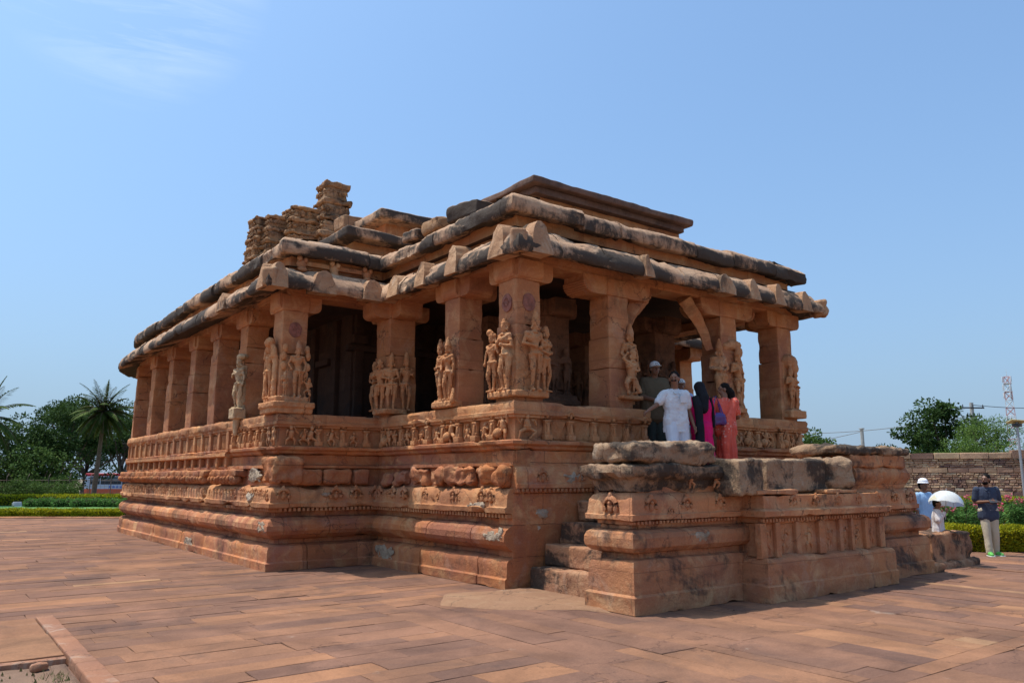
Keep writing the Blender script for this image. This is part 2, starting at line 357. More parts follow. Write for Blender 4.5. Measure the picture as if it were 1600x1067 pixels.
kapbm=sweep(side,pr_kap,.10,.05,blocks=1.3,bamp=.008,bseed=5); rough(kapbm,.014,1.8,.010,12,3); chips(kapbm,.05,2.4,.33,3)
# dentils below the carved band + small arches and figures on it
def walk(path,step,start=0.0):
    """points along a 2-D path: pos, tangent, outward normal, distance"""
    o=[];d=start;acc=0
    for a,b in zip(path,path[1:]):
        a=Vector(a);b=Vector(b);L_=(b-a).length;t=(b-a).normalized();n=Vector((-t.y,t.x))
        while d<acc+L_: o.append((a+t*(d-acc),t,n,d)); d+=step
        acc+=L_
    return o
bm=new()
for p,t,n,d in walk(side[:24],.085,.04):
    c=p+n*.075; b_=[]
    M=Matrix(((t.x,n.x,0),(t.y,n.y,0),(0,0,1)))
    for sx in(-1,1):
        for sy in(-1,1):
            for sz in(-1,1): b_.append(bm.verts.new(M@Vector((sx*.022,sy*.05,sz*.028))+Vector((c.x,c.y,1.035))))
    for f in((0,1,3,2),(4,6,7,5),(0,4,5,1),(2,3,7,6),(0,2,6,4),(1,5,7,3)): bm.faces.new([b_[i] for i in f])
dent=bm
def frame3(t,n): return Matrix(((t.x,n.x,0),(t.y,n.y,0),(0,0,1)))
def kudu(bm,p,t,n,z,off,s=1.0,seed=0):
    M=frame3(t,n); O=Vector((p.x+n.x*off,p.y+n.y*off,z))
    k=9
    pts=[O+M@Vector((.085*s*math.cos(math.pi*(i/k*1.3-.15)),0,.085*s*math.sin(math.pi*(i/k*1.3-.15))+.02*s)) for i in range(k+1)]
    tube(bm,pts,.027*s,7)
    ell(bm,O+M@Vector((0,0,.0)),(.035*s,.03*s,.05*s),M); ell(bm,O+M@Vector((0,.01,.05*s)),(.022*s,.022*s,.025*s),M,6,5)
    ell(bm,O+M@Vector((0,.0,.125*s)),(.03*s,.025*s,.035*s),M,6,5)
def dwarf(bm,p,t,n,z,off,h,seed,wide=1.0):
    """small dancing figure in relief, feet at z"""
    r=random.Random(seed); M=frame3(t,n)
    def Q(x,y,zz): return Vector((p.x,p.y,z))+M@Vector((x*h*wide,off+y*h,zz*h))
    sw=r.uniform(-.08,.08); k=.16
    hip=(sw,.04,.42); ch=(sw*.3,.05,.66); hd=(sw*-.3+r.uniform(-.03,.03),.07,.86)
    lx=r.uniform(.1,.24); rx=r.uniform(.1,.24)
    for sgn,x in((-1,lx),(1,rx)):
        kn=Q(sgn*x+sw*.5,.1,.24+r.uniform(-.03,.06)); ft=Q(sgn*x*r.uniform(.3,1.1),.05,.03)
        limb(bm,Q(hip[0]+sgn*.06,.04,.40),kn,.085*h,.062*h,7); limb(bm,kn,ft,.06*h,.04*h,7)
        sh=Q(ch[0]+sgn*.15,.05,.74); el=Q(ch[0]+sgn*r.uniform(.2,.3),.08,r.uniform(.5,.72)); hn=Q(sgn*r.uniform(.0,.32),.14,r.uniform(.45,.95))
        limb(bm,sh,el,.05*h,.04*h,6); limb(bm,el,hn,.04*h,.032*h,6)
    limb(bm,Q(*hip),Q(*ch),.115*h,.13*h,8); ell(bm,Q(hip[0],.06,.50),(.12*h*wide,.1*h,.1*h),M)
    ell(bm,Q(*hd),(.085*h,.08*h,.1*h),M); ell(bm,Q(hd[0],.03,.96),(.095*h,.05*h,.07*h),M)
def pillaret(bm,p,t,n,z,off,h,s=1.0):
    M=frame3(t,n)
    def C(dz,w_,d_,hh): gbox(bm,Vector((p.x+n.x*(off+d_/2-.02),p.y+n.y*(off+d_/2-.02),z+dz)),(w_*s,d_,hh),1,.008,0,M)
    C(.045*h/.35,.15,.11,.09*h/.35); C(.11*h/.35,.11,.085,.05); C(h*.5,.085,.065,h*.62); C(h*.8,.10,.08,.035); C(h*.88,.13,.09,.03)
    O=Vector((p.x+n.x*(off+.05),p.y+n.y*(off+.05),z+h+.03))
    tube(bm,[O+M@Vector((.055*s*math.cos(a),0,.075*s*math.sin(a))) for a in [math.pi*(i/7*1.2-.1) for i in range(8)]],.022*s,6)
    ell(bm,O+Vector((0,0,.01)),(.03,.03,.05),M,6,5)
    limb(bm,Vector((p.x+n.x*(off+.06),p.y+n.y*(off+.06),z+h*.25)),Vector((p.x+n.x*(off+.06),p.y+n.y*(off+.06),z+h*.7)),.035*s,.025*s,6)
bm=new(); r=random.Random(3)
for p,t,n,d in walk(side[:24],.2,.3):
    if d<4.3:
        p=p+t*r.uniform(-.08,.08)
        if r.random()<.5: kudu(bm,p,t,n,1.27,.12,r.uniform(.65,1.25))
        elif r.random()<.5: dwarf(bm,p,t,n,1.19,.10,r.uniform(.14,.20),r.random(),1.4)
    elif d<6.5: 
        if r.random()<.4: kudu(bm,p,t,n,1.26,.13,1.25)
    else:
        for q in(0,.1):
            if r.random()<.85: dwarf(bm,p+t*q,t,n,1.17,.10,r.uniform(.19,.23),r.random(),1.1)
rough(bm,.01,9,.005,24,4); merge(kapbm,bm); merge(kapbm,dent); T('carved_band',kapbm,M_frieze,50)
# neck wall between carved band and ledge, with jutting beast blocks
pr_neck=[(-.3,1.44),(-.06,1.45),(-.06,1.75),(.03,1.77),(.03,1.82),(-.05,1.835),(-.05,2.0),(-.3,2.02)]
neckbm=sweep(side,pr_neck,.10,.06); rough(neckbm,.015,1.8,.006,8,5)
pr_led=[(-.35,2.0),(-.03,2.005),(.02,2.03),(.03,2.07),(.075,2.085),(.095,2.10),(.10,2.145),(.07,2.16),(-.35,2.17)]
gapA,gapB=3.02,4.93
openring=[(gapA,AY)]+side+[(gapB,AY)]
bm=sweep(openring,pr_led,.10,.05); rough(bm,.010,2,.006,12,6); chips(bm,.035,2.6,.33,6); T('ledge_moulding',bm,M_plinth)
# beast blocks on the porch side: four eroded lumps, on the long side broken beam ends
def lump(bm,p,t,n,z0,z1,wd,dep,seed,amp=.05):
    M=frame3(t,n); c=Vector((p.x+n.x*(dep/2-.08),p.y+n.y*(dep/2-.08),(z0+z1)/2))
    vs=gbox(bm,c,(wd,dep,z1-z0),.035,min(.06,(z1-z0)*.22),0,M); rough(bm,amp,3.2,amp*.35,10,seed,vs)
bm=new()
for y,wd,dz in((.25,.34,.0),(.72,.5,.02),(1.42,.78,.03),(2.12,.46,0),(2.75,.52,.01),(3.4,.4,-.02),(3.95,.3,-.04)):
    lump(bm,Vector((AX0,y)),Vector((0,1)),Vector((-1,0)),1.47,1.73+dz,wd*.96,(.17,.20,.18,.17,.14,.13,.12)[int(y*7)%7],int(y*10)+1,.08)
T('beast_block_row',bm,M_plinth,60)
bm=new()
for x,wd in((-.25,.35),(-.75,.55),(-1.35,.6)): lump(bm,Vector((x,MY)),Vector((1,0)),Vector((0,-1)),1.47,1.74,wd,.17,int(x*10)+40,.03)
lump(bm,Vector((MX0+.18,MY)),Vector((1,0)),Vector((0,-1)),1.5,1.95,.55,.2,77,.05)
lump(bm,Vector((MX0,MY+.2)),Vector((0,1)),Vector((-1,0)),1.5,1.95,.6,.18,78,.05)
T('corner_masonry',bm,M_plinth,60)
r=random.Random(11); bm=new()
for p,t,n,d in walk(side[:24],.42,8.3):
    if 9.6<d<10.4 : continue
    M=frame3(t,n)
    vs=gbox(bm,Vector((p.x+n.x*.05,p.y+n.y*.05,1.68)),(.43,.3,.13),.07,.03,0,M); rough(bm,.02,3,.01,10,d,vs)
    for q in(-.1,.1):
        c=p+t*q+n*.12; 
        k=len(bm.verts); ell(bm,Vector((c.x,c.y,1.55)),(.075,.11,.09),M,9,7); ell(bm,Vector((c.x+n.x*.1,c.y+n.y*.1,1.57)),(.05,.05,.06),M,7,6)
rough(bm,.02,7,.008,18,9); merge(neckbm,bm); T('neck_wall_with_lion_frieze',neckbm,M_plinth,50)
# lower panels on the long side
bm=new()
pls=[(MX0,y) for y in (6.9,16.3)]
b_=sweep([(MX0,7.1)]+arc()[:8],[(-.1,2.0),(.06,2.01),(.1,2.03),(.1,2.09),(.05,2.12),(-.1,2.13)],.1,.05)
rough(b_,.012,2,.006,9,12)
for p,t,n,d in walk([(MX0,7.1)]+arc()[:8],.62,.1):
    M=frame3(t,n); gbox(bm,Vector((p.x+n.x*.0,p.y+n.y*.0,1.91)),(.13,.11,.2),.1,.01,0,M); gbox(bm,Vector((p.x-n.x*.02,p.y-n.y*.02,2.35)),(.15,.12,.42),.1,.012,0,M)
    for q in (.16,.24,.32,.4,.48): gbox(bm,Vector((p.x+t.x*q-n.x*.035,p.y+t.y*q-n.y*.035,2.33)),(.05,.05,.30),.1,.008,0,M)
rough(bm,.008,3,.004,12,13); merge(b_,bm); T('panelled_ledge',b_,M_frieze,50)
# ---- front wall of the porch (flush), its own band
bm=new(); b2(bm,AX0-.02,AX1,.0,.35,0,1.38,.12,.006); rough(bm,.006,1.6,.003,9,14); T('porch_front_wall',bm,M_plinth)
fp=[(AX1,AY),(AX0,AY)]
bm=sweep(fp,[(-.3,1.36),(.02,1.37),(.025,1.43),(.07,1.44),(.075,1.50),(.055,1.51),(.05,1.68),(.02,1.74),(-.01,1.77),(-.01,1.79),(-.03,1.8),(-.03,2.0),(-.3,2.01)],.1,.06)
rough(bm,.012,1.8,.004,9,15); fbm_=bm
bm=new()
for p,t,n,d in walk(fp,.085,.04): gbox(bm,Vector((p.x,p.y-.04,1.405)),(.045,.06,.05),1,.004)
for p,t,n,d in walk(fp,.75,.3): kudu(bm,p,t,n,1.58,.055,1.05)
rough(bm,.006,9,.003,20,16); merge(fbm_,bm); T('front_band',fbm_,M_plinth,50)
# repairs in pale mortar
def patch(p,t,n,z,off,wd,ht,seed,dep=.05):
    bm=new(); M=frame3(t,n); vs=gbox(bm,Vector((p[0]+n.x*off,p[1]+n.y*off,z)),(wd,dep,ht),.025,dep*.45,0,M)
    
    C_=Vector((p[0]+n.x*off,p[1]+n.y*off,z)); T3=Vector((t.x,t.y,0))
    for v in vs:
        d=v.co-C_; u=d.dot(T3)/wd*2; w_=d.z/ht*2; a=math.atan2(w_,u); k=.78+.5*noise.noise(Vector((math.cos(a)*1.3,math.sin(a)*1.3,seed*2.7)))+.2*noise.noise(Vector((math.cos(a)*4,math.sin(a)*4,seed)))
        q=max(abs(u),abs(w_)); rr_=math.hypot(u,w_); k*=(q/rr_ if rr_>1e-5 else 1)**.7
        v.co=C_+T3*(u*k*wd/2)+Vector((0,0,w_*k*ht/2))+(d-T3*d.dot(T3)-Vector((0,0,d.z)))*(1 if rr_<.9 else .6)
    rough(bm,.02,7,.012,20,seed); T('mortar_patch',bm,M_patch,60)
W_=(Vector((0,1)),Vector((-1,0))); Fr=(Vector((1,0)),Vector((0,-1)))
patch((AX0,.33),*W_,.745,.175,.62,.17,1); patch((AX0,.14),*W_,.79,.165,.22,.18,2); patch((AX0,.78),*W_,1.18,.135,.62,.11,3)
patch((AX0,3.75),*W_,.24,.135,.75,.40,4,.03)
patch((MX0,4.5),*W_,.74,.17,.5,.22,5); patch((MX0,5.3),*W_,1.25,.12,.55,.2,6); patch((MX0,5.5),*W_,1.63,.0,.9,.28,7,.06); patch((MX0,9.2),*W_,.18,.15,.9,.24,8,.03)
patch((.62,0),*Fr,1.06,.0,.26,.15,9,.02); patch((.56,0),*Fr,.86,.0,.07,.07,19,.015); patch((1.25,0),*Fr,1.60,.055,.5,.15,10,.04); patch((MX0+.9,MY),*Fr,1.3,.12,.2,.1,12,.03)
# ---- parapet wall
pr_par=[(-.34,2.14),(-.055,2.15),(-.055,2.49),(.015,2.50),(.02,2.53),(.05,2.545),(.055,2.60),(.03,2.61),(.045,2.70),(.02,2.745),(-.30,2.75),(-.34,2.72)]
bm=sweep(openring,pr_par,.10,.06); rough(bm,.010,2,.006,12,17); chips(bm,.03,2.8,.35,17); T('parapet_wall',bm,M_frieze)
def relief_panel(name,path,start,end,kinds,seed,dz=0):
    r=random.Random(seed); i=0
    for p,t,n,d in walk(path,.245,start):
        if d>end:break
        bm=new(); k=kinds[i%len(kinds)]; i+=1; p=p+t*r.uniform(-.03,.03); nm='relief_figure'
        if k=='p': pillaret(bm,p,t,n,2.165,-.03,.34); nm='relief_pillaret'
        elif k=='d': dwarf(bm,p,t,n,2.165,-.03,r.uniform(.27,.36),r.random(),r.uniform(.9,1.4))
        elif k=='D': dwarf(bm,p,t,n,2.165,-.02,.40,r.random(),1.35); ell(bm,Vector((p.x+t.x*.1+n.x*.03,p.y+t.y*.1+n.y*.03,2.27)),(.09,.07,.08))
        elif k=='g':
            nm='lattice_panel'
            for q in range(-4,5):
                for sg in(-1,1): 
                    a=Vector((p.x+t.x*(q*.028-.08*sg)-n.x*.025,p.y+t.y*(q*.028-.08*sg)-n.y*.025,2.19)); b=Vector((p.x+t.x*(q*.028+.08*sg)-n.x*.025,p.y+t.y*(q*.028+.08*sg)-n.y*.025,2.46)); limb(bm,a,b,.009,.009,4,False)
        rough(bm,.008,10,.004,26,seed); T(nm,bm,M_carved,60)
sp=[(AX0,AY),(AX0,MY)]
relief_panel('carved_panel_row',sp,.3,4.3,['D','p','d','p','d','p','D','p','d','p','d','p','d','p','d'],21)
relief_panel('carved_panel_row',[(gapA,AY),(AX0,AY)],.1,2.35,['p','g','p','p','g','p','g','p','g'],22)
relief_panel('carved_panel_row',[(AX1,AY),(gapB,AY)],.15,2.6,['D','d','D','p','d','D','p'],23)
relief_panel('carved_panel_row',[(AX0,MY),(MX0,MY)],.25,1.55,['p','d','p','d','p','d'],24)
relief_panel('carved_panel_row',[(MX0,MY),(MX0,9)],.75,2.6,['p','p','d','p','p','p','d','p'],25)
bm=new(); dwarf(bm,Vector((.33,0)),*Fr,2.17,-.01,.40,5,1.7); rough(bm,.01,8,.004,20,2); T('carved_corner_figure',bm,M_carved,60)
for i,(x) in enumerate((-1.66,-1.28)): bm=new(); dwarf(bm,Vector((x,MY)),*Fr,2.17,.0,.36,50+i,1.3); rough(bm,.012,8,.004,20,2); T('carved_corner_figure',bm,M_carved,60)
for i,(y) in enumerate((4.55,4.8)): bm=new(); dwarf(bm,Vector((MX0,y)),*W_,2.17,.0,.36,60+i,.9); rough(bm,.012,8,.004,20,2); T('carved_corner_figure',bm,M_carved,60)
# worn lumps along the long-side rail
bm=new(); r=random.Random(5)
for p,t,n,d in walk([(MX0,7.2)]+arc()[:8],.95,.5):
    M=frame3(t,n); vs=gbox(bm,Vector((p.x-n.x*.02,p.y-n.y*.02,2.66)),(.94,.2,.19),.06,.07,0,M); rough(bm,.03,3,.012,12,d,vs)
T('worn_rail_stone_row',bm,M_frieze,60)
# ---- floor and ceiling
def poly(bm,pts,z,flip=False):
    f=bm.faces.new([bm.verts.new((p[0],p[1],z)) for p in (reversed(pts) if flip else pts)]); return f
inset=lambda pts,k:[(CXA+(x-CXA)*k,(y-9)*k+9) for x,y in pts]
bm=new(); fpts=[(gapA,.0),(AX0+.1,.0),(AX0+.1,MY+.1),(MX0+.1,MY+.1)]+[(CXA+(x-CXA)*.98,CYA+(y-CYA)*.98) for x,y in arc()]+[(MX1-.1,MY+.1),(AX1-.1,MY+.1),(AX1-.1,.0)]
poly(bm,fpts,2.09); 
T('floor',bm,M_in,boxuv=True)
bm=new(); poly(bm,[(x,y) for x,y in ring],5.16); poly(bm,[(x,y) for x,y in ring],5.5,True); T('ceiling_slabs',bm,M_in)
# ---- beams
bm=sweep(ring,[(-.08,4.97),(-.07,5.2),(-.55,5.2),(-.55,4.97),(-.08,4.97)],.15,.12,closed=True); rough(bm,.01,2,.004,9,30); T('lintel_beam',bm,M_pillar)
# ---- eave: rolled slab
eave_path=[(7.43,-.05),(.27,-.05),(.27,4.38),(-1.93,4.38)]+[(x*1.0-.03*(x<0),y) for x,y in arc()[0:]]+[(MX1,4.38),(7.43,4.38)]
pr_eave=[(-.14,5.12),(.15,5.03),(.40,4.95),(.46,4.935),(.495,4.97),(.50,5.05),(.46,5.16),(.34,5.29),(.20,5.38),(.05,5.43),(-.14,5.46)]
bm=sweep(eave_path,pr_eave,.09,.05,closed=True,blocks=1.5,bseed=8,bamp=.022)
def erode(bm,amp,sc,seed): rough(bm,amp,sc,amp*.25,11,seed)
erode(bm,.016,1.2,31); rough(bm,.010,5,.009,17,32); chips(bm,.05,1.6,.32,32); T('eave',bm,M_roof,50)
# arch-shaped knobs on the eave
def arch_knob(p,t,n,z,off,wd,ht,seed,tilt=.14,dep=.20):
    bm=new(); M=frame3(t,n); uvl=bm.loops.layers.uv.verify(); k=14; rowsF=[];rowsB=[]
    pts=[]
    for i in range(k+1):
        a=math.pi*i/k; x=-math.cos(a); zz=math.sin(a)
        pts.append((x*wd/2*(1-.12*zz),zz**.8*ht))
    pts=[(-wd/2*1.04,-.035)]+pts+[(wd/2*1.04,-.035)]
    off+=.025; O=Vector((p[0]+n.x*off,p[1]+n.y*off,z))
    F=[bm.verts.new(O+M@Vector((x,-zz*tilt,zz))) for x,zz in pts]; B=[bm.verts.new(O+M@Vector((x*1.0,-zz*tilt-dep-.12,zz+.02))) for x,zz in pts]
    ctr=bm.verts.new(O+M@Vector((0,-ht*.4*tilt+.015,ht*.4)))
    for i in range(len(pts)):
        j=(i+1)%len(pts); bm.faces.new((F[i],F[j],B[j],B[i])); bm.faces.new((F[j],F[i],ctr))
    bm.faces.new(B)
    bmesh.ops.subdivide_edges(bm,edges=bm.edges[:],cuts=2,use_grid_fill=True); 
    rough(bm,.02,4,.008,14,seed); T('arch_knob',bm,M_knob,50)
EZ=4.97
for y,wd,ht in((0.02,.38,.50),(1.32,.34,.46),(2.35,.32,.42),(3.35,.40,.38)): arch_knob((.27,y),*W_,EZ,.50,wd,ht,int(y*9)+1)
for x,wd,ht in((.22,.38,.50),(2.55,.18,.36),(4.62,.45,.34),(5.45,.32,.38),(6.25,.30,.40),(7.15,.32,.38)): arch_knob((x,-.05),*Fr,EZ,.50,wd,ht,int(x*9)+20)
for x,wd,ht in((-1.35,.46,.40),(-.35,.44,.38),(-2.2,.3,.44)): arch_knob((x,4.38),*Fr,EZ,.50,wd,ht,int(x*9)+60)
arch_knob((-1.93,4.2),*W_,EZ,.50,.32,.42,90); arch_knob((-1.93,6.6),*W_,EZ,.49,.5,.33,91)
bm=new()
for c in((-.10,-.40,5.12),(-2.31,4.02,5.12),(7.82,-.43,5.08)):
    bm=new(); vs=gbox(bm,c,(.26,.26,.34),.04,.05,R(45)); rough(bm,.03,3,.012,12,c[0],vs); T('eave_corner_stone',bm,M_knob,50)
# ---- frieze wall between eave and cornice
bm=sweep(ring,[(-.12,5.40),(-.12,5.76),(-.6,5.76),(-.6,5.40),(-.12,5.40)],.12,.1,closed=True); rough(bm,.012,2,.004,9,33); T('entablature_wall',bm,M_frieze)
bm=new()
b_=[]
gbox(bm,(-.95,MY+.08,5.60),(1.45,.1,.09),.1,.012); gbox(bm,(-.95,MY+.08,5.50),(1.45,.08,.04),.1,.01)
for x in(-1.6,-.95,-.25):
    M=frame3(*Fr); 
    ell(bm,Vector((x,MY+.02,5.56)),(.1,.07,.11)); ell(bm,Vector((x-.06,MY-.02,5.66)),(.05,.05,.06)); ell(bm,Vector((x+.06,MY-.02,5.64)),(.05,.05,.06)); ell(bm,Vector((x,MY-.02,5.46)),(.09,.05,.05))
rough(bm,.012,6,.005,18,34); T('entablature_relief',bm,M_frieze,60)
# ---- upper cornice roll
pr_cor=[(-.4,5.72),(-.12,5.72),(.06,5.685),(.125,5.68),(.15,5.70),(.165,5.79),(.15,5.90),(.09,5.97),(-.02,6.02),(-.3,6.08),(-.6,6.12),(-.6,5.9)]
bm=sweep(ring,pr_cor,.09,.05,closed=True,blocks=1.45,bseed=9,bamp=.03); erode(bm,.020,1.1,35); rough(bm,.012,5,.010,17,36); chips(bm,.05,1.5,.30,36)
T('upper_cornice',bm,M_roof,50)
# ---- roof slabs
bm=sweep(ring,[(-.3,6.05),(-2.2,6.16)],.4,.5,closed=True); T('roof_terrace',bm,M_roof)
def slab(name,x0,x1,y0,y1,z0,z1,res=.12,r_=.03,amp=.02,seed=0,m=M_roof,rz=0):
    bm=new(); gbox(bm,((x0+x1)/2,(y0+y1)/2,(z0+z1)/2),(x1-x0,y1-y0,z1-z0),res,r_,rz); rough(bm,amp,1.6,amp*.3,9,seed); return T(name,bm,m,45)
M_dslab=stone('dark_roof_slab',(.19,.115,.085),(.16,.10,.08),(.23,.15,.11),dark=.5,lo=.5,block=(3.4,9),bvar=.2,joint=.5,palef=.05)
slab('porch_roof_slab',.98,4.78,.56,3.1,6.42,6.54,.1,.015,.014,1,M_dslab); slab('porch_roof_slab',.83,4.9,.42,3.3,6.54,6.665,.1,.03,.018,2,M_dslab); slab('porch_roof_course',1.1,4.8,.7,3.2,6.05,6.43,.2,.02,.01,3,M_frieze)
slab('loose_roof_stone',.12,.8,1.2,2.0,6.05,6.33,.05,.04,.035,4,M_roof,R(8)); slab('loose_roof_stone',.1,.6,2.3,3.0,6.05,6.35,.06,.1,.07,5,M_tower,R(-8)); slab('loose_roof_stone',.05,.5,3.1,3.55,6.05,6.27,.06,.06,.04,6,M_roof,R(10))
slab('loose_roof_stone',5.5,6.4,.5,1.2,6.05,6.22,.1,.05,.03,7)
# stepped roof of the hall
slab('hall_roof_course',-.1,8,5.4,16,6.0,6.62,.3,.02,.01,8,M_frieze); slab('hall_roof_slab',-.45,8.3,5.0,17,6.52,6.74,.12,.06,.02,9)
slab('hall_roof_course',1.15,7,6.4,16,6.7,7.52,.3,.02,.01,10,M_frieze); slab('hall_roof_slab',.82,7.2,6.0,17,7.44,7.68,.12,.06,.02,11); 
slab('loose_roof_stone',.55,1.1,7.4,8.0,7.5,7.85,.08,.06,.03,12,M_tower)
for i,(px_,y,z) in enumerate(((508,8.0,6.8),(520,9.5,7.45),(535,9.0,7.3))): pass
# ---- ruined tower
tw=thing('x','x','x'); bpy.data.objects.remove(tw)
bm=new(); gbox(bm,(3.4,15.4,6.9),(3.0,3.0,2.0),.2,.1); rough(bm,.12,1,.04,6,40); T('tower_core',bm,M_tower,50)
def chunk(px,y,zb,zt,w0,w1,seed,tiers):
    """px = photo column of its axis, y depth; stacked courses carved with small arches"""
    d=None; bm=new(); r=random.Random(seed)
    D=Vector((0,y-CAM.y)); 
    # x such that the axis falls on the sight line
    a=(px-800)/F_PX/.953; v=HD+RT*a; k=(y-CAM.y)/v.y; x=CAM.x+v.x*k
    z=zb; hh=(zt-zb)/tiers
    for i in range(tiers):
        f=i/(max(1,tiers-1)); wd=w0+(w1-w0)*f
        vs=gbox(bm,(x+r.uniform(-.03,.03),y,z+hh*.34),(wd*.90,wd*.95,hh*.70),.07,.03); rough(bm,.04,3,.015,11,seed+i,vs)
        vs=gbox(bm,(x+r.uniform(-.03,.03),y,z+hh*.84),(wd*1.06,wd*1.08,hh*.32),.06,.05); rough(bm,.05,4,.02,12,seed+i+9,vs)
        for q in range(4):
            for tt,nn in((Vector((1,0)),Vector((0,-1))),(Vector((0,1)),Vector((-1,0)))):
                c=Vector((x,y))+nn*wd*.45+tt*(q-1.5)*wd*.24
                kudu(bm,c,tt,nn,z+hh*.33,.02,1.05*wd*r.uniform(.8,1.1))
                ell(bm,Vector((c.x,c.y,z+hh*.86)),(wd*.1,wd*.09,hh*.15),None,7,5)
        z+=hh
    chips(bm,.045,2.3,.28,seed); rough(bm,.02,5,.012,16,seed); return T('tower_fragment',bm,M_tower,50)
chunk(417,14.2,7.6,9.55,1.0,.8,1,6); chunk(432,13.7,7.6,9.55,.75,.62,5,5)
chunk(472,13.4,7.4,9.85,1.25,.90,2,6); chunk(519,13.0,7.4,10.72,1.30,.78,3,6); chunk(540,13.3,7.4,9.2,.9,.7,6,4); chunk(578,15,8.2,10.35,1.2,1.0,4,3)
# ================================================================== FIGURES (carved and living)
# joints in units of the standing height; x = to the viewer's right when the figure faces -y
BASEJ=dict(pel=(0,0,.53),wai=(0,0,.62),che=(0,0,.73),nec=(0,.005,.835),hea=(0,-.012,.925),
 hipL=(-.052,0,.50),hipR=(.052,0,.50),knL=(-.056,-.01,.285),knR=(.056,-.01,.285),anL=(-.055,.01,.045),anR=(.055,.01,.045),toL=(-.06,-.075,.018),toR=(.06,-.075,.018),
 shL=(-.112,0,.80),shR=(.112,0,.80),elL=(-.135,.01,.635),elR=(.135,.01,.635),haL=(-.14,-.02,.485),haR=(.14,-.02,.485))
def joints(h,pose=None,M=None,O=(0,0,0)):
    J=dict(BASEJ); J.update(pose or {})
    M=M or Matrix.Identity(3); O=Vector(O)
    return {k:O+M@(Vector(v)*h) for k,v in J.items()}
def body(bm,J,h,fem=False,g=1.0,slim=1.0,feet=True,hands=True,head=True,sturdy=1.0,infl=0.0):
    s=sturdy; k=h
    X=(J['shR']-J['shL']).normalized()
    s0=s; s=s*slim
    limb(bm,J['pel'],J['wai'],(.078 if fem else .072)*k*s,(.056 if fem else .066)*k*s,14)
    limb(bm,J['wai'],J['che'],(.056 if fem else .066)*k*s,(.070 if fem else .08)*k*s,14)
    limb(bm,J['che'],J['nec']-Vector((0,0,.02*k)),.072*k*s*(1 if slim==1 else .8),.045*k*slim,12)
    limb(bm,J['shL'],J['shR'],.040*k*s,.040*k*s,10)
    limb(bm,J['che']-X*.055*k,J['che']+X*.055*k,.062*k*s,.062*k*s,10)
    limb(bm,J['hipL'],J['hipR'],.062*k*s,.062*k*s,10); s=s0
    for a in 'LR':
        limb(bm,J['hip'+a],J['kn'+a],.058*k*s,.036*k*s,12); limb(bm,J['kn'+a],J['an'+a],.036*k*s,.022*k*s,10)
        d=J['an'+a]-J['kn'+a]; limb(bm,J['kn'+a]+d*.15,J['kn'+a]+d*.5,.036*k*s,.028*k*s,10)
        limb(bm,J['sh'+a],J['el'+a],.031*k*s,.024*k*s,10); limb(bm,J['el'+a],J['ha'+a],.024*k*s,.016*k*s,10)
        if feet: limb(bm,J['an'+a]-Vector((0,0,.012*k)),J['to'+a],.026*k,.018*k,10)
    if head:
        limb(bm,J['nec']-Vector((0,0,.02*k)),J['hea'],.034*k,.036*k,10)
def headprims(bm,J,k,f,fem=False):
    """skull, jaw, nose, ears, brow; f = facing unit vector"""
    H=J['hea']; X=f.cross(Vector((0,0,1))).normalized()*-1; Z=Vector((0,0,1))
    M=Matrix(((X.x,-f.x,0),(X.y,-f.y,0),(0,0,1)))
    ell(bm,H+Z*.012*k-f*.006*k,(.044*k,.054*k,.056*k),M,16,12); ell(bm,H-Z*.026*k+f*.012*k,(.034*k,.036*k,.040*k),M,12,10)
    limb(bm,H+f*.044*k+Z*.014*k,H+f*.056*k-Z*.010*k,.006*k,.010*k,7)
    limb(bm,H+f*.045*k-X*.018*k+Z*.02*k,H+f*.045*k+X*.018*k+Z*.02*k,.008*k,.008*k,7)
    limb(bm,H+f*.043*k-X*.01*k-Z*.026*k,H+f*.043*k+X*.01*k-Z*.026*k,.008*k,.008*k,7)
    for s in(-1,1): ell(bm,H+X*s*.046*k-Z*.002*k,(.008*k,.014*k,.02*k),M,8,6)
def hand(bm,J,a,k,dirv,palm_n,curl=.5):
    """palm, four bent fingers of different length and a thumb from the side of the palm"""
    w=J['ha'+a]; d=dirv.normalized(); n=palm_n.normalized(); s=d.cross(n).normalized()
    limb(bm,w,w+d*.045*k,.015*k,.017*k,8,True,.7)
    for i,(o,Lf) in enumerate(((-.017,.036),(-.006,.042),(.005,.040),(.015,.031))):
        p=w+d*.048*k+s*o*k; q=p+(d*(1-curl*.35)+n*curl*.5).normalized()*Lf*.5*k; e=q+(d*(1-curl)+n*curl).normalized()*Lf*.5*k
        limb(bm,p,q,.0062*k,.0056*k,6); limb(bm,q,e,.0056*k,.0046*k,6)
    t0=w+d*.018*k-s*.013*k; t1=t0+(d*.5-s*.8+n*.2).normalized()*.024*k; limb(bm,t0,t1,.0075*k,.0065*k,6); limb(bm,t1,t1+(d*.9-s*.1+n*.3).normalized()*.02*k,.0065*k,.005*k,6)
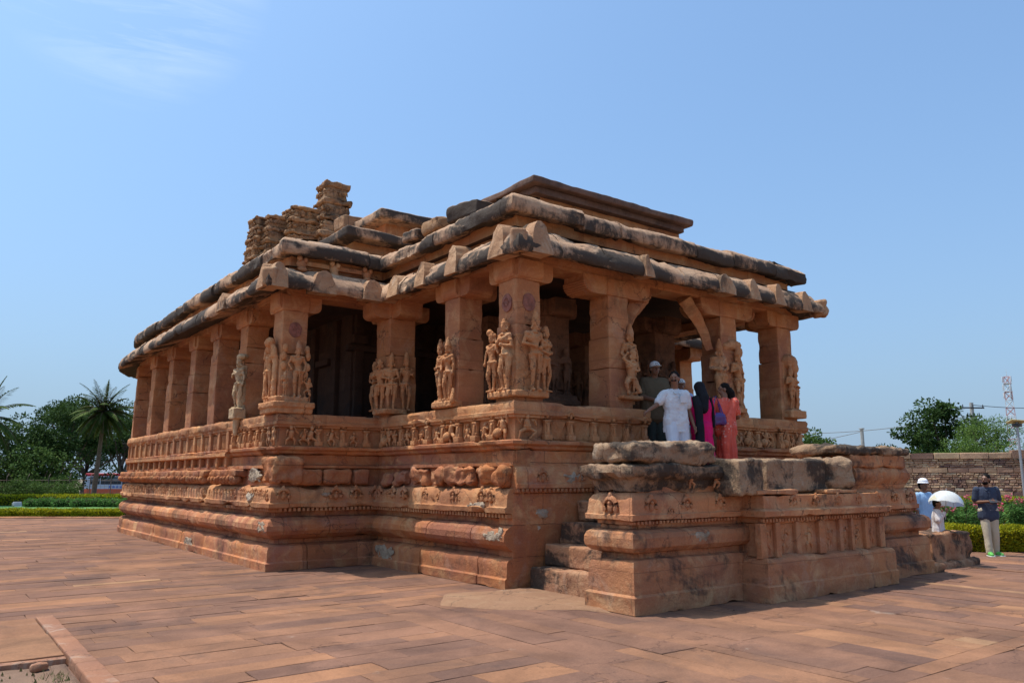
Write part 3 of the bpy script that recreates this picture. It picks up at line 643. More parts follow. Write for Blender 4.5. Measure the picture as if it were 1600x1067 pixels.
def carved(bm,h,O,M,pose=None,fem=False,crown='tall',seed=0,sturdy=.98):
    J=joints(h,pose,M,O); body(bm,J,h,fem,sturdy=sturdy)
    f=(M@Vector((0,-1,0))).normalized(); X=M@Vector((1,0,0)); Z=Vector((0,0,1)); H=J['hea']; k=h
    headprims(bm,J,k*1.15,f,fem)
    if crown=='tall':
        limb(bm,H+Z*.05*k,H+Z*.10*k,.062*k,.055*k,10); limb(bm,H+Z*.10*k,H+Z*.20*k,.055*k,.028*k,10); ell(bm,H+Z*.06*k,(.07*k,.07*k,.018*k))
    elif crown=='bun': ell(bm,H+Z*.055*k-f*.01*k,(.07*k,.068*k,.045*k)); ell(bm,H+Z*.10*k,(.045*k,.045*k,.035*k))
    else: ell(bm,H+Z*.04*k,(.062*k,.062*k,.045*k))
    if fem:
        for s in(-1,1): ell(bm,J['che']+X*s*.042*k+f*.062*k+Z*.012*k,(.038*k,.038*k,.038*k))
    c=J['pel']+Z*.0*k; ell(bm,c,(.095*k,.082*k,.028*k),M); ell(bm,c-Z*.03*k,(.1*k,.085*k,.022*k),M)
    limb(bm,c+f*.075*k,c+f*.06*k-Z*.22*k,.022*k,.012*k,7); ell(bm,J['nec']+f*.02*k-Z*.015*k,(.06*k,.055*k,.02*k),M)
    for s in(-1,1): ell(bm,H+X*s*.062*k-Z*.03*k,(.02*k,.018*k,.03*k))
    for q in range(9):   # necklace beads, girdle tassels
        a_=(q-4)*.28; ell(bm,J['nec']+(f*math.cos(a_)+X*math.sin(a_))*.062*k-Z*(.02+.045*math.cos(a_))*k,(.011*k,.011*k,.011*k),None,6,5)
        ell(bm,c+(f*math.cos(a_)*.085+X*math.sin(a_)*.10)*k-Z*.012*k,(.013*k,.013*k,.016*k),None,6,5)
    for s in(-1,1): limb(bm,c+X*s*.085*k+f*.04*k,J['knL' if s<0 else 'knR']+X*s*.045*k,.016*k,.012*k,6); limb(bm,J['shL' if s<0 else 'shR']+f*.03*k,J['che']+f*.075*k,.012*k,.010*k,6)
    for a in 'LR':
        ell(bm,J['ha'+a],(.028*k,.028*k,.032*k)); ell(bm,J['an'+a]+Z*.02*k,(.032*k,.032*k,.014*k)); e=J['el'+a].lerp(J['sh'+a],.55); ell(bm,e,(.037*k,.037*k,.018*k))
    return J
SWAY=dict(pel=(.035,0,.53),wai=(.015,0,.62),che=(-.005,0,.73),nec=(.0,0,.835),hea=(.015,-.01,.925),hipL=(-.02,0,.50),hipR=(.087,0,.50),knL=(-.045,-.05,.29),knR=(.075,0,.27),anL=(-.03,0,.045),anR=(.06,0,.045),toL=(-.05,-.07,.02),toR=(.08,-.07,.02))
def P_(**k): d=dict(SWAY); d.update(k); return d
A_=P_(elL=(-.17,.0,.66),haL=(-.07,-.09,.70),elR=(.17,0,.64),haR=(.15,-.02,.50))
B_=P_(elL=(-.16,0,.65),haL=(-.02,-.09,.62),elR=(.16,0,.65),haR=(.05,-.09,.60))
C_=P_(elL=(-.18,0,.65),haL=(-.17,-.03,.50),elR=(.19,0,.67),haR=(.17,-.03,.84))
D_=dict(SWAY,elL=(-.15,0,.64),haL=(-.13,-.05,.49),elR=(.17,.02,.66),haR=(.10,-.06,.56),knL=(-.10,-.06,.29),anL=(-.10,0,.045),toL=(-.14,-.05,.02),anR=(.03,.0,.045),toR=(.02,-.08,.02))
K_=dict(pel=(0,0,.30),wai=(.0,-.01,.39),che=(.01,-.02,.50),nec=(.01,-.02,.60),hea=(.03,-.03,.69),hipL=(-.055,0,.28),hipR=(.055,0,.28),knL=(-.16,-.05,.20),knR=(.08,-.13,.06),anL=(-.11,-.05,.03),anR=(.08,.05,.04),toL=(-.17,-.09,.02),toR=(.08,.10,.03),
 shL=(-.10,-.01,.57),shR=(.11,-.01,.57),elL=(-.19,-.02,.63),haL=(-.10,-.03,.73),elR=(.17,-.04,.45),haR=(.06,-.09,.42))
MIR=lambda p:{ (k[:-1]+{'L':'R','R':'L'}[k[-1]] if k[-1] in 'LR' else k):(-v[0],v[1],v[2]) for k,v in p.items()}
def facing(n): # matrix whose local -y looks along n
    n=Vector((n[0],n[1])).normalized(); return Matrix(((-n.y,-n.x,0),(n.x,-n.y,0),(0,0,1)))
# ================================================================== PILLARS
def capital(bm,x,y,zc,arms,wd=.5,armw=.49,L_=.62,ribs=False):
    """bracket capital; arms: list of unit directions; curved undersides"""
    gbox(bm,(x,y,zc+.15),(wd+.03,wd+.03,.30),.1,.02)
    for a in arms:
        ll=a[2] if len(a)>2 else L_; a=Vector(a[:2]); s=Vector((-a.y,a.x))
        prof=[(0,0)]
        k=6; cr_=.24 if ribs else .12
        prof=[(0.1,0.0),(ll-cr_,0.0)]+[(ll-cr_+cr_*math.sin(R(90)*i/k),(1-math.cos(R(90)*i/k))*min(.17,cr_)) for i in range(1,k+1)]+[(ll,.31),(.1,.31)]
        A=[];B=[]
        for u,v in prof:
            rr=.0
            A.append(bm.verts.new((x+a.x*u+s.x*armw/2,y+a.y*u+s.y*armw/2,zc+v))); B.append(bm.verts.new((x+a.x*u-s.x*armw/2,y+a.y*u-s.y*armw/2,zc+v)))
        n=len(prof)
        bm.faces.new(A); bm.faces.new(list(reversed(B)))
        for i in range(n): bm.faces.new((A[i],B[i],B[(i+1)%n],A[(i+1)%n]))
        if ribs:
            for i in range(1,8):
                t=R(90)*i/7; u=ll-cr_+cr_*math.sin(t)*1.02; v=(1-math.cos(t))*.17
                limb(bm,(x+a.x*u+s.x*armw/2*1.03,y+a.y*u+s.y*armw/2*1.03,zc+v),(x+a.x*u-s.x*armw/2*1.03,y+a.y*u-s.y*armw/2*1.03,zc+v),.028,.028,7)
def pillar(x,y,arms,wd=.5,z0=2.72,z1=4.68,split=3.42,rz=0,medal=(),ribs=False,seed=0,m=M_pillar,L_=.62,name='pillar'):
    bm=new(); h1=split-z0; res=.09
    gbox(bm,(x,y,z0+h1/2),(wd+.03,wd+.03,h1),res,.012,rz); zz=split+(z1-split)*.42
    gbox(bm,(x,y,(split+zz)/2+.001),(wd+.015,wd+.015,zz-split),res,.012,rz); gbox(bm,(x,y,(zz+z1)/2),(wd-.02,wd-.02,z1-zz),res,.015,rz)
    rough(bm,.011,2.2,.005,12,seed); chips(bm,.02,2.6,.36,seed); p=T(name,bm,m,45)
    bm=new(); capital(bm,x,y,z1,arms,wd,L_=L_,ribs=ribs)
    if rz: bmesh.ops.rotate(bm,verts=bm.verts,cent=(x,y,0),matrix=Matrix.Rotation(rz,3,'Z'))
    bmesh.ops.subdivide_edges(bm,edges=[e for e in bm.edges if e.calc_length()>.2],cuts=2,use_grid_fill=True)
    rough(bm,.012,3,.004,12,seed+3); T('capital',bm,m,25,p)
    for n in medal:
        bm=new(); M=facing(n); c=Vector((x+n[0]*(wd/2+.0),y+n[1]*(wd/2+.0),4.32)); k=22
        ring_=[bm.verts.new(c+M@Vector((.125*math.cos(2*math.pi*i/k)*(1+.05*math.sin(i*1.7)),-.006,.145*math.sin(2*math.pi*i/k)))) for i in range(k)]
        rb=[bm.verts.new(v.co+M@Vector((0,.03,0))) for v in ring_]
        cc=bm.verts.new(c+M@Vector((0,-.012,0))); ins=[bm.verts.new(c+M@Vector((.095*math.cos(2*math.pi*i/k),-.012,.11*math.sin(2*math.pi*i/k)))) for i in range(k)]
        for i in range(k):
            j=(i+1)%k; bm.faces.new((ring_[i],ring_[j],ins[j],ins[i])); bm.faces.new((ins[i],ins[j],cc)); bm.faces.new((ring_[j],ring_[i],rb[i],rb[j]))
        for i in range(8): a=2*math.pi*i/8; ell(bm,c+M@Vector((.055*math.cos(a),-.010,.065*math.sin(a))),(.022,.008,.022))
        T('medallion',bm,M_medal,40,p)
    return p
E_=(1,0);W=(-1,0);Ws=(-1,0,.33);Nn=(0,1);Ss=(0,-1)
def group(p,fn,vox=.0095,name='carved_figure',smooth=1,seed=0):
    bm=new(); fn(bm); b=remesh(bm,vox,smooth); rough(b,.007,14,.004,38,seed); return T(name,b,M_carved,75,p)
c1=pillar(.43,.30,[E_,Nn,(0,-1,.33),Ws],medal=[W,Ss],seed=1,L_=.50)
c2=pillar(2.40,.30,[E_,W],ribs=True,seed=2,L_=.80)
c3=pillar(5.38,.30,[E_,W],ribs=True,seed=3,L_=.80)
c4=pillar(7.22,.30,[W,Nn,E_],seed=4,L_=.55)
s2=pillar(.43,1.93,[Nn,Ss,E_,Ws],seed=5,L_=.55)
ic=pillar(.40,4.35,[Nn,Ss,E_,W],seed=6,L_=.62,wd=.58)
mc=pillar(-1.62,4.78,[E_,Nn,Ws],medal=[Ss],seed=7,L_=.5,split=3.25)
# pedestals + figure groups
def base_slab(bm,x,y,z,w_,d_,h_): gbox(bm,(x,y,z),(w_,d_,h_),.05,.025)
def g_c1(bm):
    base_slab(bm,.40,.02,2.86,.66,.22,.10); base_slab(bm,.14,.33,2.86,.22,.60,.10)
    base_slab(bm,.40,.08,3.35,.46,.10,.9); base_slab(bm,.20,.33,3.3,.10,.46,.8)
    carved(bm,1.12,(.44,-.05,2.90),facing(Ss),dict(B_,hea=(.03,-.01,.92),elL=(-.18,0,.66)),False,'tall')
    carved(bm,1.0,(.72,.0,2.90),facing((.45,-1)),dict(MIR(B_)),True,'bun')
    carved(bm,1.08,(.08,.22,2.90),facing(W),dict(A_,haR=(.03,-.10,.66)),True,'bun')
    carved(bm,.92,(.07,.55,2.90),facing(W),dict(C_,haR=(.13,-.03,.98)),False,'bun'); ell(bm,(.05,.58,3.86),(.06,.06,.055)); limb(bm,(.08,.5,3.75),(.05,.58,3.86),.03,.03); base_slab(bm,.55,.1,3.4,.5,.12,.9)
group(c1,g_c1)
def g_c2(bm):
    base_slab(bm,2.56,.02,2.93,.5,.24,.07); base_slab(bm,2.45,.12,3.3,.4,.10,.75)
    carved(bm,1.10,(2.60,.02,2.96),facing(Ss),dict(A_,haL=(-.12,-.06,.56)),True,'tall')
    carved(bm,.98,(2.50,-.10,2.96),facing(Ss),K_,False,'bun')
    carved(bm,.95,(2.74,.16,2.96),facing((1,-.3)),MIR(B_),False,'tall')
group(c2,g_c2)
def g_c3(bm):
    base_slab(bm,5.2,.02,2.86,.9,.24,.1)
    base_slab(bm,5.45,.12,3.35,.5,.12,.95)
    carved(bm,1.15,(5.02,.05,2.90),facing((-.4,-1)),B_,False,'tall',sturdy=1.2)
    carved(bm,1.05,(5.48,-.02,2.90),facing(Ss),A_,False,'tall'); carved(bm,1.0,(5.70,.10,2.86),facing((.8,-1)),MIR(B_),True,'bun')
    ell(bm,(5.50,.10,4.14),(.26,.15,.12)); ell(bm,(5.66,.12,4.02),(.16,.12,.14)); ell(bm,(5.28,.12,4.10),(.14,.12,.10)); limb(bm,(5.74,.14,3.0),(5.70,.12,3.9),.06,.06)
    limb(bm,(5.72,.12,2.75),(5.74,.15,3.0),.16,.09)
group(c3,g_c3,.013)
def g_c4(bm):
    base_slab(bm,7.3,.0,2.87,.55,.26,.16)
    base_slab(bm,7.3,.10,3.3,.42,.12,.85)
    ell(bm,(7.30,.05,3.96),(.24,.15,.17)); ell(bm,(7.40,.04,3.84),(.15,.13,.14)); base_slab(bm,7.3,.1,3.5,.5,.14,.9); limb(bm,(7.48,.05,2.95),(7.42,.02,3.9),.05,.05)
    carved(bm,.82,(7.18,-.04,2.95),facing(Ss),A_,False,'tall'); carved(bm,.80,(7.38,-.02,2.95),facing((.3,-1)),B_,True,'bun'); carved(bm,.55,(7.52,.04,2.93),facing((.6,-1)),A_,False,'bun')
group(c4,g_c4,.012)
def g_s2(bm):
    base_slab(bm,.12,1.95,2.82,.26,.62,.11); base_slab(bm,.19,1.95,3.25,.08,.34,.7)
    carved(bm,.96,(.06,1.84,2.87),facing((-1,-.15)),dict(A_,haL=(-.1,-.07,.55)),True,'tall'); carved(bm,.97,(.10,2.12,2.87),facing((-1,.1)),MIR(B_),False,'tall')
    limb(bm,(.02,1.62,2.87),(.06,1.66,3.05),.05,.03)
group(s2,g_s2)
def g_ic(bm):
    base_slab(bm,.18,4.12,2.84,.5,.5,.1)
    carved(bm,.94,(.02,4.48,2.86),facing((-1,-.2)),B_,True,'bun'); carved(bm,.96,(-.02,4.20,2.86),facing((-1,-.6)),A_,False,'bun')
    carved(bm,.98,(.12,4.0,2.86),facing((-.7,-1)),B_,False,'tall'); carved(bm,1.02,(.46,3.98,2.86),facing(Ss),MIR(A_),False,'tall')
group(ic,g_ic)
def g_mc(bm):
    for z,s in((2.80,.74),(2.90,.80),(3.0,.66)): base_slab(bm,-1.66,4.70,z,s,s,.11)
    base_slab(bm,-1.62,4.60,3.4,.5,.16,.75)
    carved(bm,.92,(-1.60,4.42,3.05),facing(Ss),dict(SWAY,elL=(-.18,0,.66),haL=(-.13,-.05,.55),elR=(.18,0,.66),haR=(.14,-.05,.52)),False,'tall')
    carved(bm,.44,(-1.83,4.40,3.05),facing((.2,-1)),A_,False,'bun'); carved(bm,.46,(-1.38,4.40,3.05),facing((-.2,-1)),K_,False,'bun'); carved(bm,.4,(-1.42,4.46,3.30),facing(Ss),C_,False,'bun')
    for i,(x,z) in enumerate(((-1.84,3.62),(-1.84,3.80),(-1.38,3.62),(-1.38,3.82),(-1.40,3.95),(-1.82,3.95))): ell(bm,(x,4.46,z),(.055,.06,.08))
    carved(bm,1.0,(-1.96,4.86,3.02),facing(W),C_,False,'bun'); 
    tube(bm,[(-1.95,4.86+.22*math.cos(a),3.78+.26*math.sin(a)) for a in [math.pi*i/10 for i in range(11)]],.055,8)
    limb(bm,(-1.94,5.08,3.05),(-1.93,5.08,3.8),.05,.05); limb(bm,(-1.94,4.64,3.05),(-1.93,4.64,3.8),.05,.05); ell(bm,(-1.98,4.84,4.08),(.1,.14,.1))
group(mc,g_mc)
bm=new()  # inclined bracket struts at the entrance
def strut(p0,p1,w_): 
    a=Vector(p0);b=Vector(p1);n=8;d=b-a;pts=[a+d*i/n+Vector((0,-.0,0))+Vector((math.copysign(1,d.x)*-.10*math.sin(math.pi*i/n),0,0)) for i in range(n+1)]
    rs=[w_*(.62+.5*i/n) for i in range(n+1)]
    tube(bm,pts,rs,4)
for a_,b_,c_ in(((2.70,.22,4.02),(3.2,.22,4.84),.15),((4.98,.22,4.02),(4.28,.22,4.95),.16)):
    bm=new(); strut(a_,b_,c_); bmesh.ops.subdivide_edges(bm,edges=bm.edges[:],cuts=2,use_grid_fill=True); rough(bm,.02,4,.006,14,5); T('bracket_strut',bm,M_pillar,45)
# long side pillars
ys=[6.72,8.68,10.52,12.65,14.62]
for i,y in enumerate(ys):
    p=pillar(-1.64,y,[Nn,Ss,(-1,0,.28)],seed=20+i,L_=.42 if i else .5,split=(3.9,4.1,3.62,3.55,3.6)[i],wd=.48)
    if i==0: sp_=p
for i in range(7):
    a=R(180-8-i*25); x=CXA+(RC-.28)*math.cos(a); y=CYA+(RC-.28)*math.sin(a)
    pillar(x,y,[Nn,Ss],seed=30+i,L_=.45,wd=.5,rz=a-math.pi)
M_pale=stone('pale_statue_stone',(.5,.35,.20),(.42,.28,.165),(.55,.40,.25),dark=.45,lo=.55,block=(9,9),bvar=0,joint=0,palef=.2)
def g_sp(bm):
    base_slab(bm,-1.98,6.52,2.86,.26,.32,.22); carved(bm,.98,(-1.99,6.55,2.96),facing((-1,-.5)),A_,False,'tall'); ell(bm,(-1.93,6.56,4.02),(.12,.17,.07)); base_slab(bm,-1.9,6.56,3.4,.12,.2,.9)
    limb(bm,(-2.0,6.5,2.45),(-1.99,6.5,2.85),.04,.09)
o=group(sp_,g_sp); o.data.materials.clear(); o.data.materials.append(M_pale)
# right-hand and rear pillars of the porch, seen through the openings
pillar(7.22,4.35,[Nn,Ss],seed=40)
for x,y in((9.35,4.8),(9.35,8.0),(9.35,11),(9.35,14)): pillar(x,y,[Nn,Ss],seed=41)
# ---- interior: carved inner pillars, hall walls, doorway
def inner(x,y,seed):
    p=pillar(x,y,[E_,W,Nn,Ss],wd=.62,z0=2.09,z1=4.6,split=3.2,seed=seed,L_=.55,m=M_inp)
    def g(bm):
        for z,s in((2.25,.86),(2.42,.78),(2.60,.74),(2.78,.84),(2.96,.90),(3.06,.8)): base_slab(bm,x,y,z,s,s,.11)
        for n in (Ss,W):
            for o_ in(-.14,.14):
                c=Vector((x,y,3.12))+Vector((n[0],n[1],0))*.36+Vector((-n[1],n[0],0))*o_; carved(bm,.85,c,facing(n),A_ if o_>0 else B_,o_>0,'bun')
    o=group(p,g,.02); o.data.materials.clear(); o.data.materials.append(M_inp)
for i,(x,y) in enumerate(((2.40,2.0),(5.38,2.0),(2.40,4.2),(5.38,4.2))): inner(x,y,50+i)
bm=new(); IX0,IX1,IY=.35,7.35,6.3
b2(bm,IX0,IX0+.5,IY,16,2.0,5.3,.25,.01); b2(bm,IX1-.5,IX1,IY,16,2.0,5.3,.25,.01); b2(bm,IX0+.5,2.9,IY+.003,IY+.5,2.0,5.3,.25,.01); b2(bm,4.95,IX1-.5,IY+.003,IY+.5,2.0,5.3,.25,.01)
b2(bm,2.9,4.95,IY+.006,IY+.5,4.25,5.3,.25,.01); b2(bm,IX0,IX1,15.5,16.1,2.0,5.3,.25,.01)
rough(bm,.008,2,.004,10,60); hw=bm
bm=new()
for x in(.5,1.2,1.9,2.6,5.2,6.0,6.8): gbox(bm,(x,IY-.06,3.7),(.2,.12,3.0),.2,.01); gbox(bm,(x,IY-.09,4.6),(.36,.18,.2),.1,.02)
gbox(bm,(1.5,IY-.06,2.6),(2.6,.16,.18),.1,.02); gbox(bm,(1.5,IY-.05,4.4),(2.6,.2,.14),.1,.02)
for z in(4.0,4.15): gbox(bm,(1.55,IY-.07,z),(.7,.2,.08),.1,.02)
for y in(7,8.2,9.4,10.6,12): gbox(bm,(IX0-.05,y,3.6),(.12,.25,3),.2,.01); gbox(bm,(IX0-.07,y+.6,4.2),(.14,.7,.15),.2,.02)
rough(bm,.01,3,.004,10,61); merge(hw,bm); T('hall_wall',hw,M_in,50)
bm=new()
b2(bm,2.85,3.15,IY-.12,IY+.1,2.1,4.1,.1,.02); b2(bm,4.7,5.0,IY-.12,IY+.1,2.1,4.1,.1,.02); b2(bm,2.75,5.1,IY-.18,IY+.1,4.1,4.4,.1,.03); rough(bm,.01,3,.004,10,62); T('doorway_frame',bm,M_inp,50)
# small framed screen and bench between the inner pillars
bm=new(); b2(bm,5.6,6.4,3.6,3.8,3.65,3.9,.1,.03); b2(bm,6.2,6.42,3.58,3.78,2.1,3.66,.1,.02); b2(bm,5.55,5.75,3.58,3.78,2.1,3.66,.1,.02); rough(bm,.02,3,.005,10,63); T('inner_stone_frame',bm,M_pillar,50)
# ================================================================== ENTRANCE STAIRCASE
stair=thing('entrance_staircase','weathered stone staircase with massive parapet of eroded cap blocks before the porch','staircase',(3.5,-1.8,0))
def Tx(name,bm,m,ang=45,par=stair): return T(name,bm,m,ang,par)
xs=[.35,.62,.95,1.30,1.64]; zs=[.31,.62,.93,1.24,1.55]
for i,(x,z) in enumerate(zip(xs,zs)):
    bm=new(); b2(bm,x,2.4,-1.95+.002*i,-.03-.004*i,z-.31 if i else -.05,z,.06,.03); rough(bm,.022,4,.008,14,70+i); Tx('step',bm,M_step)
    bm=new(); X=7.0-(x-.35); b2(bm,5.2,X,-1.95+.002*i,-.03-.004*i,z-.31 if i else -.05,z,.1,.03); rough(bm,.02,4,.008,14,80+i); Tx('step',bm,M_step)
bm=new(); b2(bm,2.1,5.5,-1.9,-.05,.9,1.552,.12,.02); rough(bm,.01,3,.005,14,90); Tx('landing',bm,M_step)
bm=new(); b2(bm,gapA+.05,gapB-.05,-.02,.25,1.5,1.86,.1,.02); b2(bm,gapA+.05,gapB-.05,.15,.5,1.7,2.12,.1,.02); rough(bm,.01,3,.005,14,91); Tx('threshold_step',bm,M_step)
def zsweep(path,pf,m,name,seed,amp=.018,res=.09,sc=1.8,ang=35):
    if name=='rounded_moulding': ang=17; amp=.010
    bm=sweep(path,pf,res,.045); rough(bm,amp,sc,amp*.4,12,seed); chips(bm,.025,2.6,.34,seed); return Tx(name,bm,m,ang)
X0,X1,X2,X3=-.13,1.88,5.15,6.95; YB=-1.88
pA=[(X1+.1,-2.66),(X0,-2.66),(X0,YB)]    # first pier: front, end
pA=[(X1+.25,-2.62),(X0+.03,-2.62),(X0+.03,YB),(X1+.25,YB)]
base_p=[(-.4,-.02),(.06,0),(.062,.20),(.03,.225),(.025,.55),(-.0,.61),(-.09,.63),(-.10,.70),(-.4,.70)]
kum_p=[(-.4,.68),(-.10,.685),(.0,.71),(.055,.765),(.062,.81),(.062,.875),(.04,.93),(-.02,.97),(-.09,.98),(-.10,1.03),(-.4,1.03)]
kap_p=[(-.4,1.02),(-.06,1.03),(-.06,1.075),(.045,1.09),(.05,1.15),(.03,1.16),(.02,1.33),(-.02,1.39),(-.10,1.42),(-.4,1.43)]
zsweep(pA,base_p,M_block,'base_course',1); zsweep(pA,kum_p,M_block,'rounded_moulding',2); kb1=sweep(pA,kap_p,.09,.045); rough(kb1,.018,1.8,.007,10,3)
bm=sweep(pA,[(-.4,1.42),(-.06,1.43),(-.03,1.50),(-.02,1.56),(.07,1.60),(.10,1.66),(.09,1.74),(.0,1.765),(-.4,1.77)],.07,.035); rough(bm,.05,2.4,.016,10,4); Tx('eroded_moulding',bm,M_cap,40)
bm=new(); vs=b2(bm,X0-.02,1.42,-2.72,-1.95,1.76,2.03,.05,.07); rough(bm,.05,2.2,.016,9,5); rough(bm,.02,8,.01,26,6); Tx('cap_stone',bm,M_cap,45)
bm=new()
for x in(.2,.85,1.5): kudu(bm,Vector((x,-2.62)),*Fr,1.24,.03,1.0)
kudu(bm,Vector((X0+.03,-2.28)),*W_,1.22,.03,1.25); kudu(bm,Vector((.55,-2.62)),*Fr,1.16,.03,.6)
for x in(.95,1.45): dwarf(bm,Vector((x,-2.62)),*Fr,1.46,.01,.22,x,1.3)
for i in range(30): gbox(bm,(X0+.05+i*.065,-2.60,1.055),(.035,.08,.037),1,.003)
rough(bm,.012,8,.005,20,7); merge(kb1,bm); Tx('carved_band',kb1,M_block,45)
patch((1.05,-2.62),*Fr,.86,.055,.5,.13,30,.02); bpy.data.objects[-1]
# second (projecting) pier
pB=[(X2,-2.2),(X2,-3.02)][:0]; pB=[(X2-.03,-2.2),(X2-.03,-3.0),(X1+.08,-3.0),(X1+.08,-2.2)]
zsweep(pB,[(-.4,-.02),(.06,0),(.06,.20),(.035,.22),(.03,.50),(.0,.54),(-.1,.56),(-.4,.56)],M_block,'base_course',11,.03)
pw_=sweep(pB,[(-.4,.54),(-.11,.55),(-.11,1.0),(-.4,1.0)],.09,.045); rough(pw_,.012,1.8,.004,10,12)
zsweep(pB,[(-.4,.99),(-.07,1.0),(-.07,1.07),(.04,1.085),(.05,1.16),(.03,1.175),(-.01,1.19),(-.01,1.36),(-.4,1.372)],M_block,'ledge_course',13,.01)
bm=new()
for i,(x,wd) in enumerate(((2.0,.14),(2.32,.1),(2.78,.1),(3.35,.14),(3.85,.1),(4.15,.07),(4.55,.1),(4.98,.14))): gbox(bm,(x,-2.905,.775),(wd,.09,.46),.12,.008)
for i in range(46): gbox(bm,(X1+.1+i*.07,-2.95,1.035),(.038,.06,.045),1,.003)
for x in (2.65,3.2,3.75,4.3,4.85): kudu(bm,Vector((x,-3.0)),*Fr,1.25,-.02,.85)
for i,x in enumerate((2.15,2.55,3.1,3.6,4.0,4.35,4.75)): dwarf(bm,Vector((x,-2.86)),*Fr,.58,-.0,.34,90+i,.9)
rough(bm,.01,6,.004,18,14); merge(pw_,bm); Tx('carved_panel_wall',pw_,M_block,45)
def capst(c,s,seed,amp=.05,r_=.07,rz=0,m=M_cap,name='cap_stone',res=.05):
    bm=new(); gbox(bm,c,s,res,r_,rz); rough(bm,amp,2.2,amp*.3,9,seed); rough(bm,amp*.3,8,.008,26,seed+1); return Tx(name,bm,m,45)
capst((1.78,-2.72,1.60),(.52,.5,.48),41,.03,.04); capst((3.1,-2.55,1.62),(1.5,.5,.47),42,.03,.05); capst((4.1,-2.60,1.64),(.55,.7,.50),43,.06,.16,R(-12),M_cap)
capst((2.3,-2.75,1.405),(.9,.5,.06),44,.01,.01,0,M_block,'loose_slab'); capst((3.9,-2.75,1.40),(.8,.45,.05),45,.01,.01,0,M_block,'loose_slab')
# third pier
pC=[(X3-.03,YB),(X3-.03,-2.62),(X2-.3,-2.62)]
zsweep([(X3+.0,YB),(X3+.0,-2.66),(X2-.3,-2.66)],base_p,M_block,'base_course',21); zsweep(pC,[(a+(.04 if a>-.1 else 0),b) for a,b in kum_p],M_block,'rounded_moulding',22); kb3=sweep([(X3-.25,YB),(X3-.25,-2.62),(X2-.3,-2.62)],kap_p,.09,.045); rough(kb3,.018,1.8,.007,10,23)
bm=sweep([(X3-.45,YB),(X3-.45,-2.56),(X2-.3,-2.56)],[(-.4,1.42),(.0,1.43),(.04,1.5),(.09,1.58),(.10,1.68),(.05,1.76),(.0,1.78),(-.4,1.78)],.07,.035); rough(bm,.04,2.4,.014,10,24); Tx('eroded_moulding',bm,M_block,40)
capst((5.60,-2.30,1.86),(1.75,.72,.20),51,.03,.03,0,M_block); capst((5.42,-2.28,2.02),(2.3,.86,.15),52,.05,.06)
bm=new(); kudu(bm,Vector((6.0,-2.62)),*Fr,1.24,.03,1); kudu(bm,Vector((6.5,-2.62)),*Fr,1.24,.03,1.2)
for i in range(24): gbox(bm,(5.2+i*.065,-2.60,1.055),(.035,.08,.037),1,.003)
rough(bm,.012,8,.005,20,25); merge(kb3,bm); Tx('carved_band',kb3,M_block,45)
bm=new(); b2(bm,X0+.2,X3-.4,-2.55,-1.95,.0,1.75,.3,.01); Tx('core_masonry',bm,M_block)
bm=new(); b2(bm,X3+.05,7.35,-2.75,-2.0,-.03,.14,.08,.04); rough(bm,.03,3,.01,10,26); Tx('footing_stone',bm,M_step,45)
# big worn blocks beyond the staircase
def rock(label,c,s,seed,rz=0,m=M_cap):
    bm=new(); gbox(bm,c,s,.05,.05,rz); rough(bm,.05,1.6,.014,8,seed); chips(bm,.05,2,.3,seed); rough(bm,.015,7,.006,26,seed+1); o=obj('stone_block',bm,m,None,45); o.location=(0,0,0); return tag(o,label,'stone block','worn blocks by the staircase')
rock('large block with a dark stained face beyond the right end of the staircase',(8.30,-2.14,.34),(1.55,.66,.54),61,0,M_step)
rock('low flat stone underneath the large dark stained block',(8.05,-2.12,.03),(2.2,.85,.16),63,0,M_step)
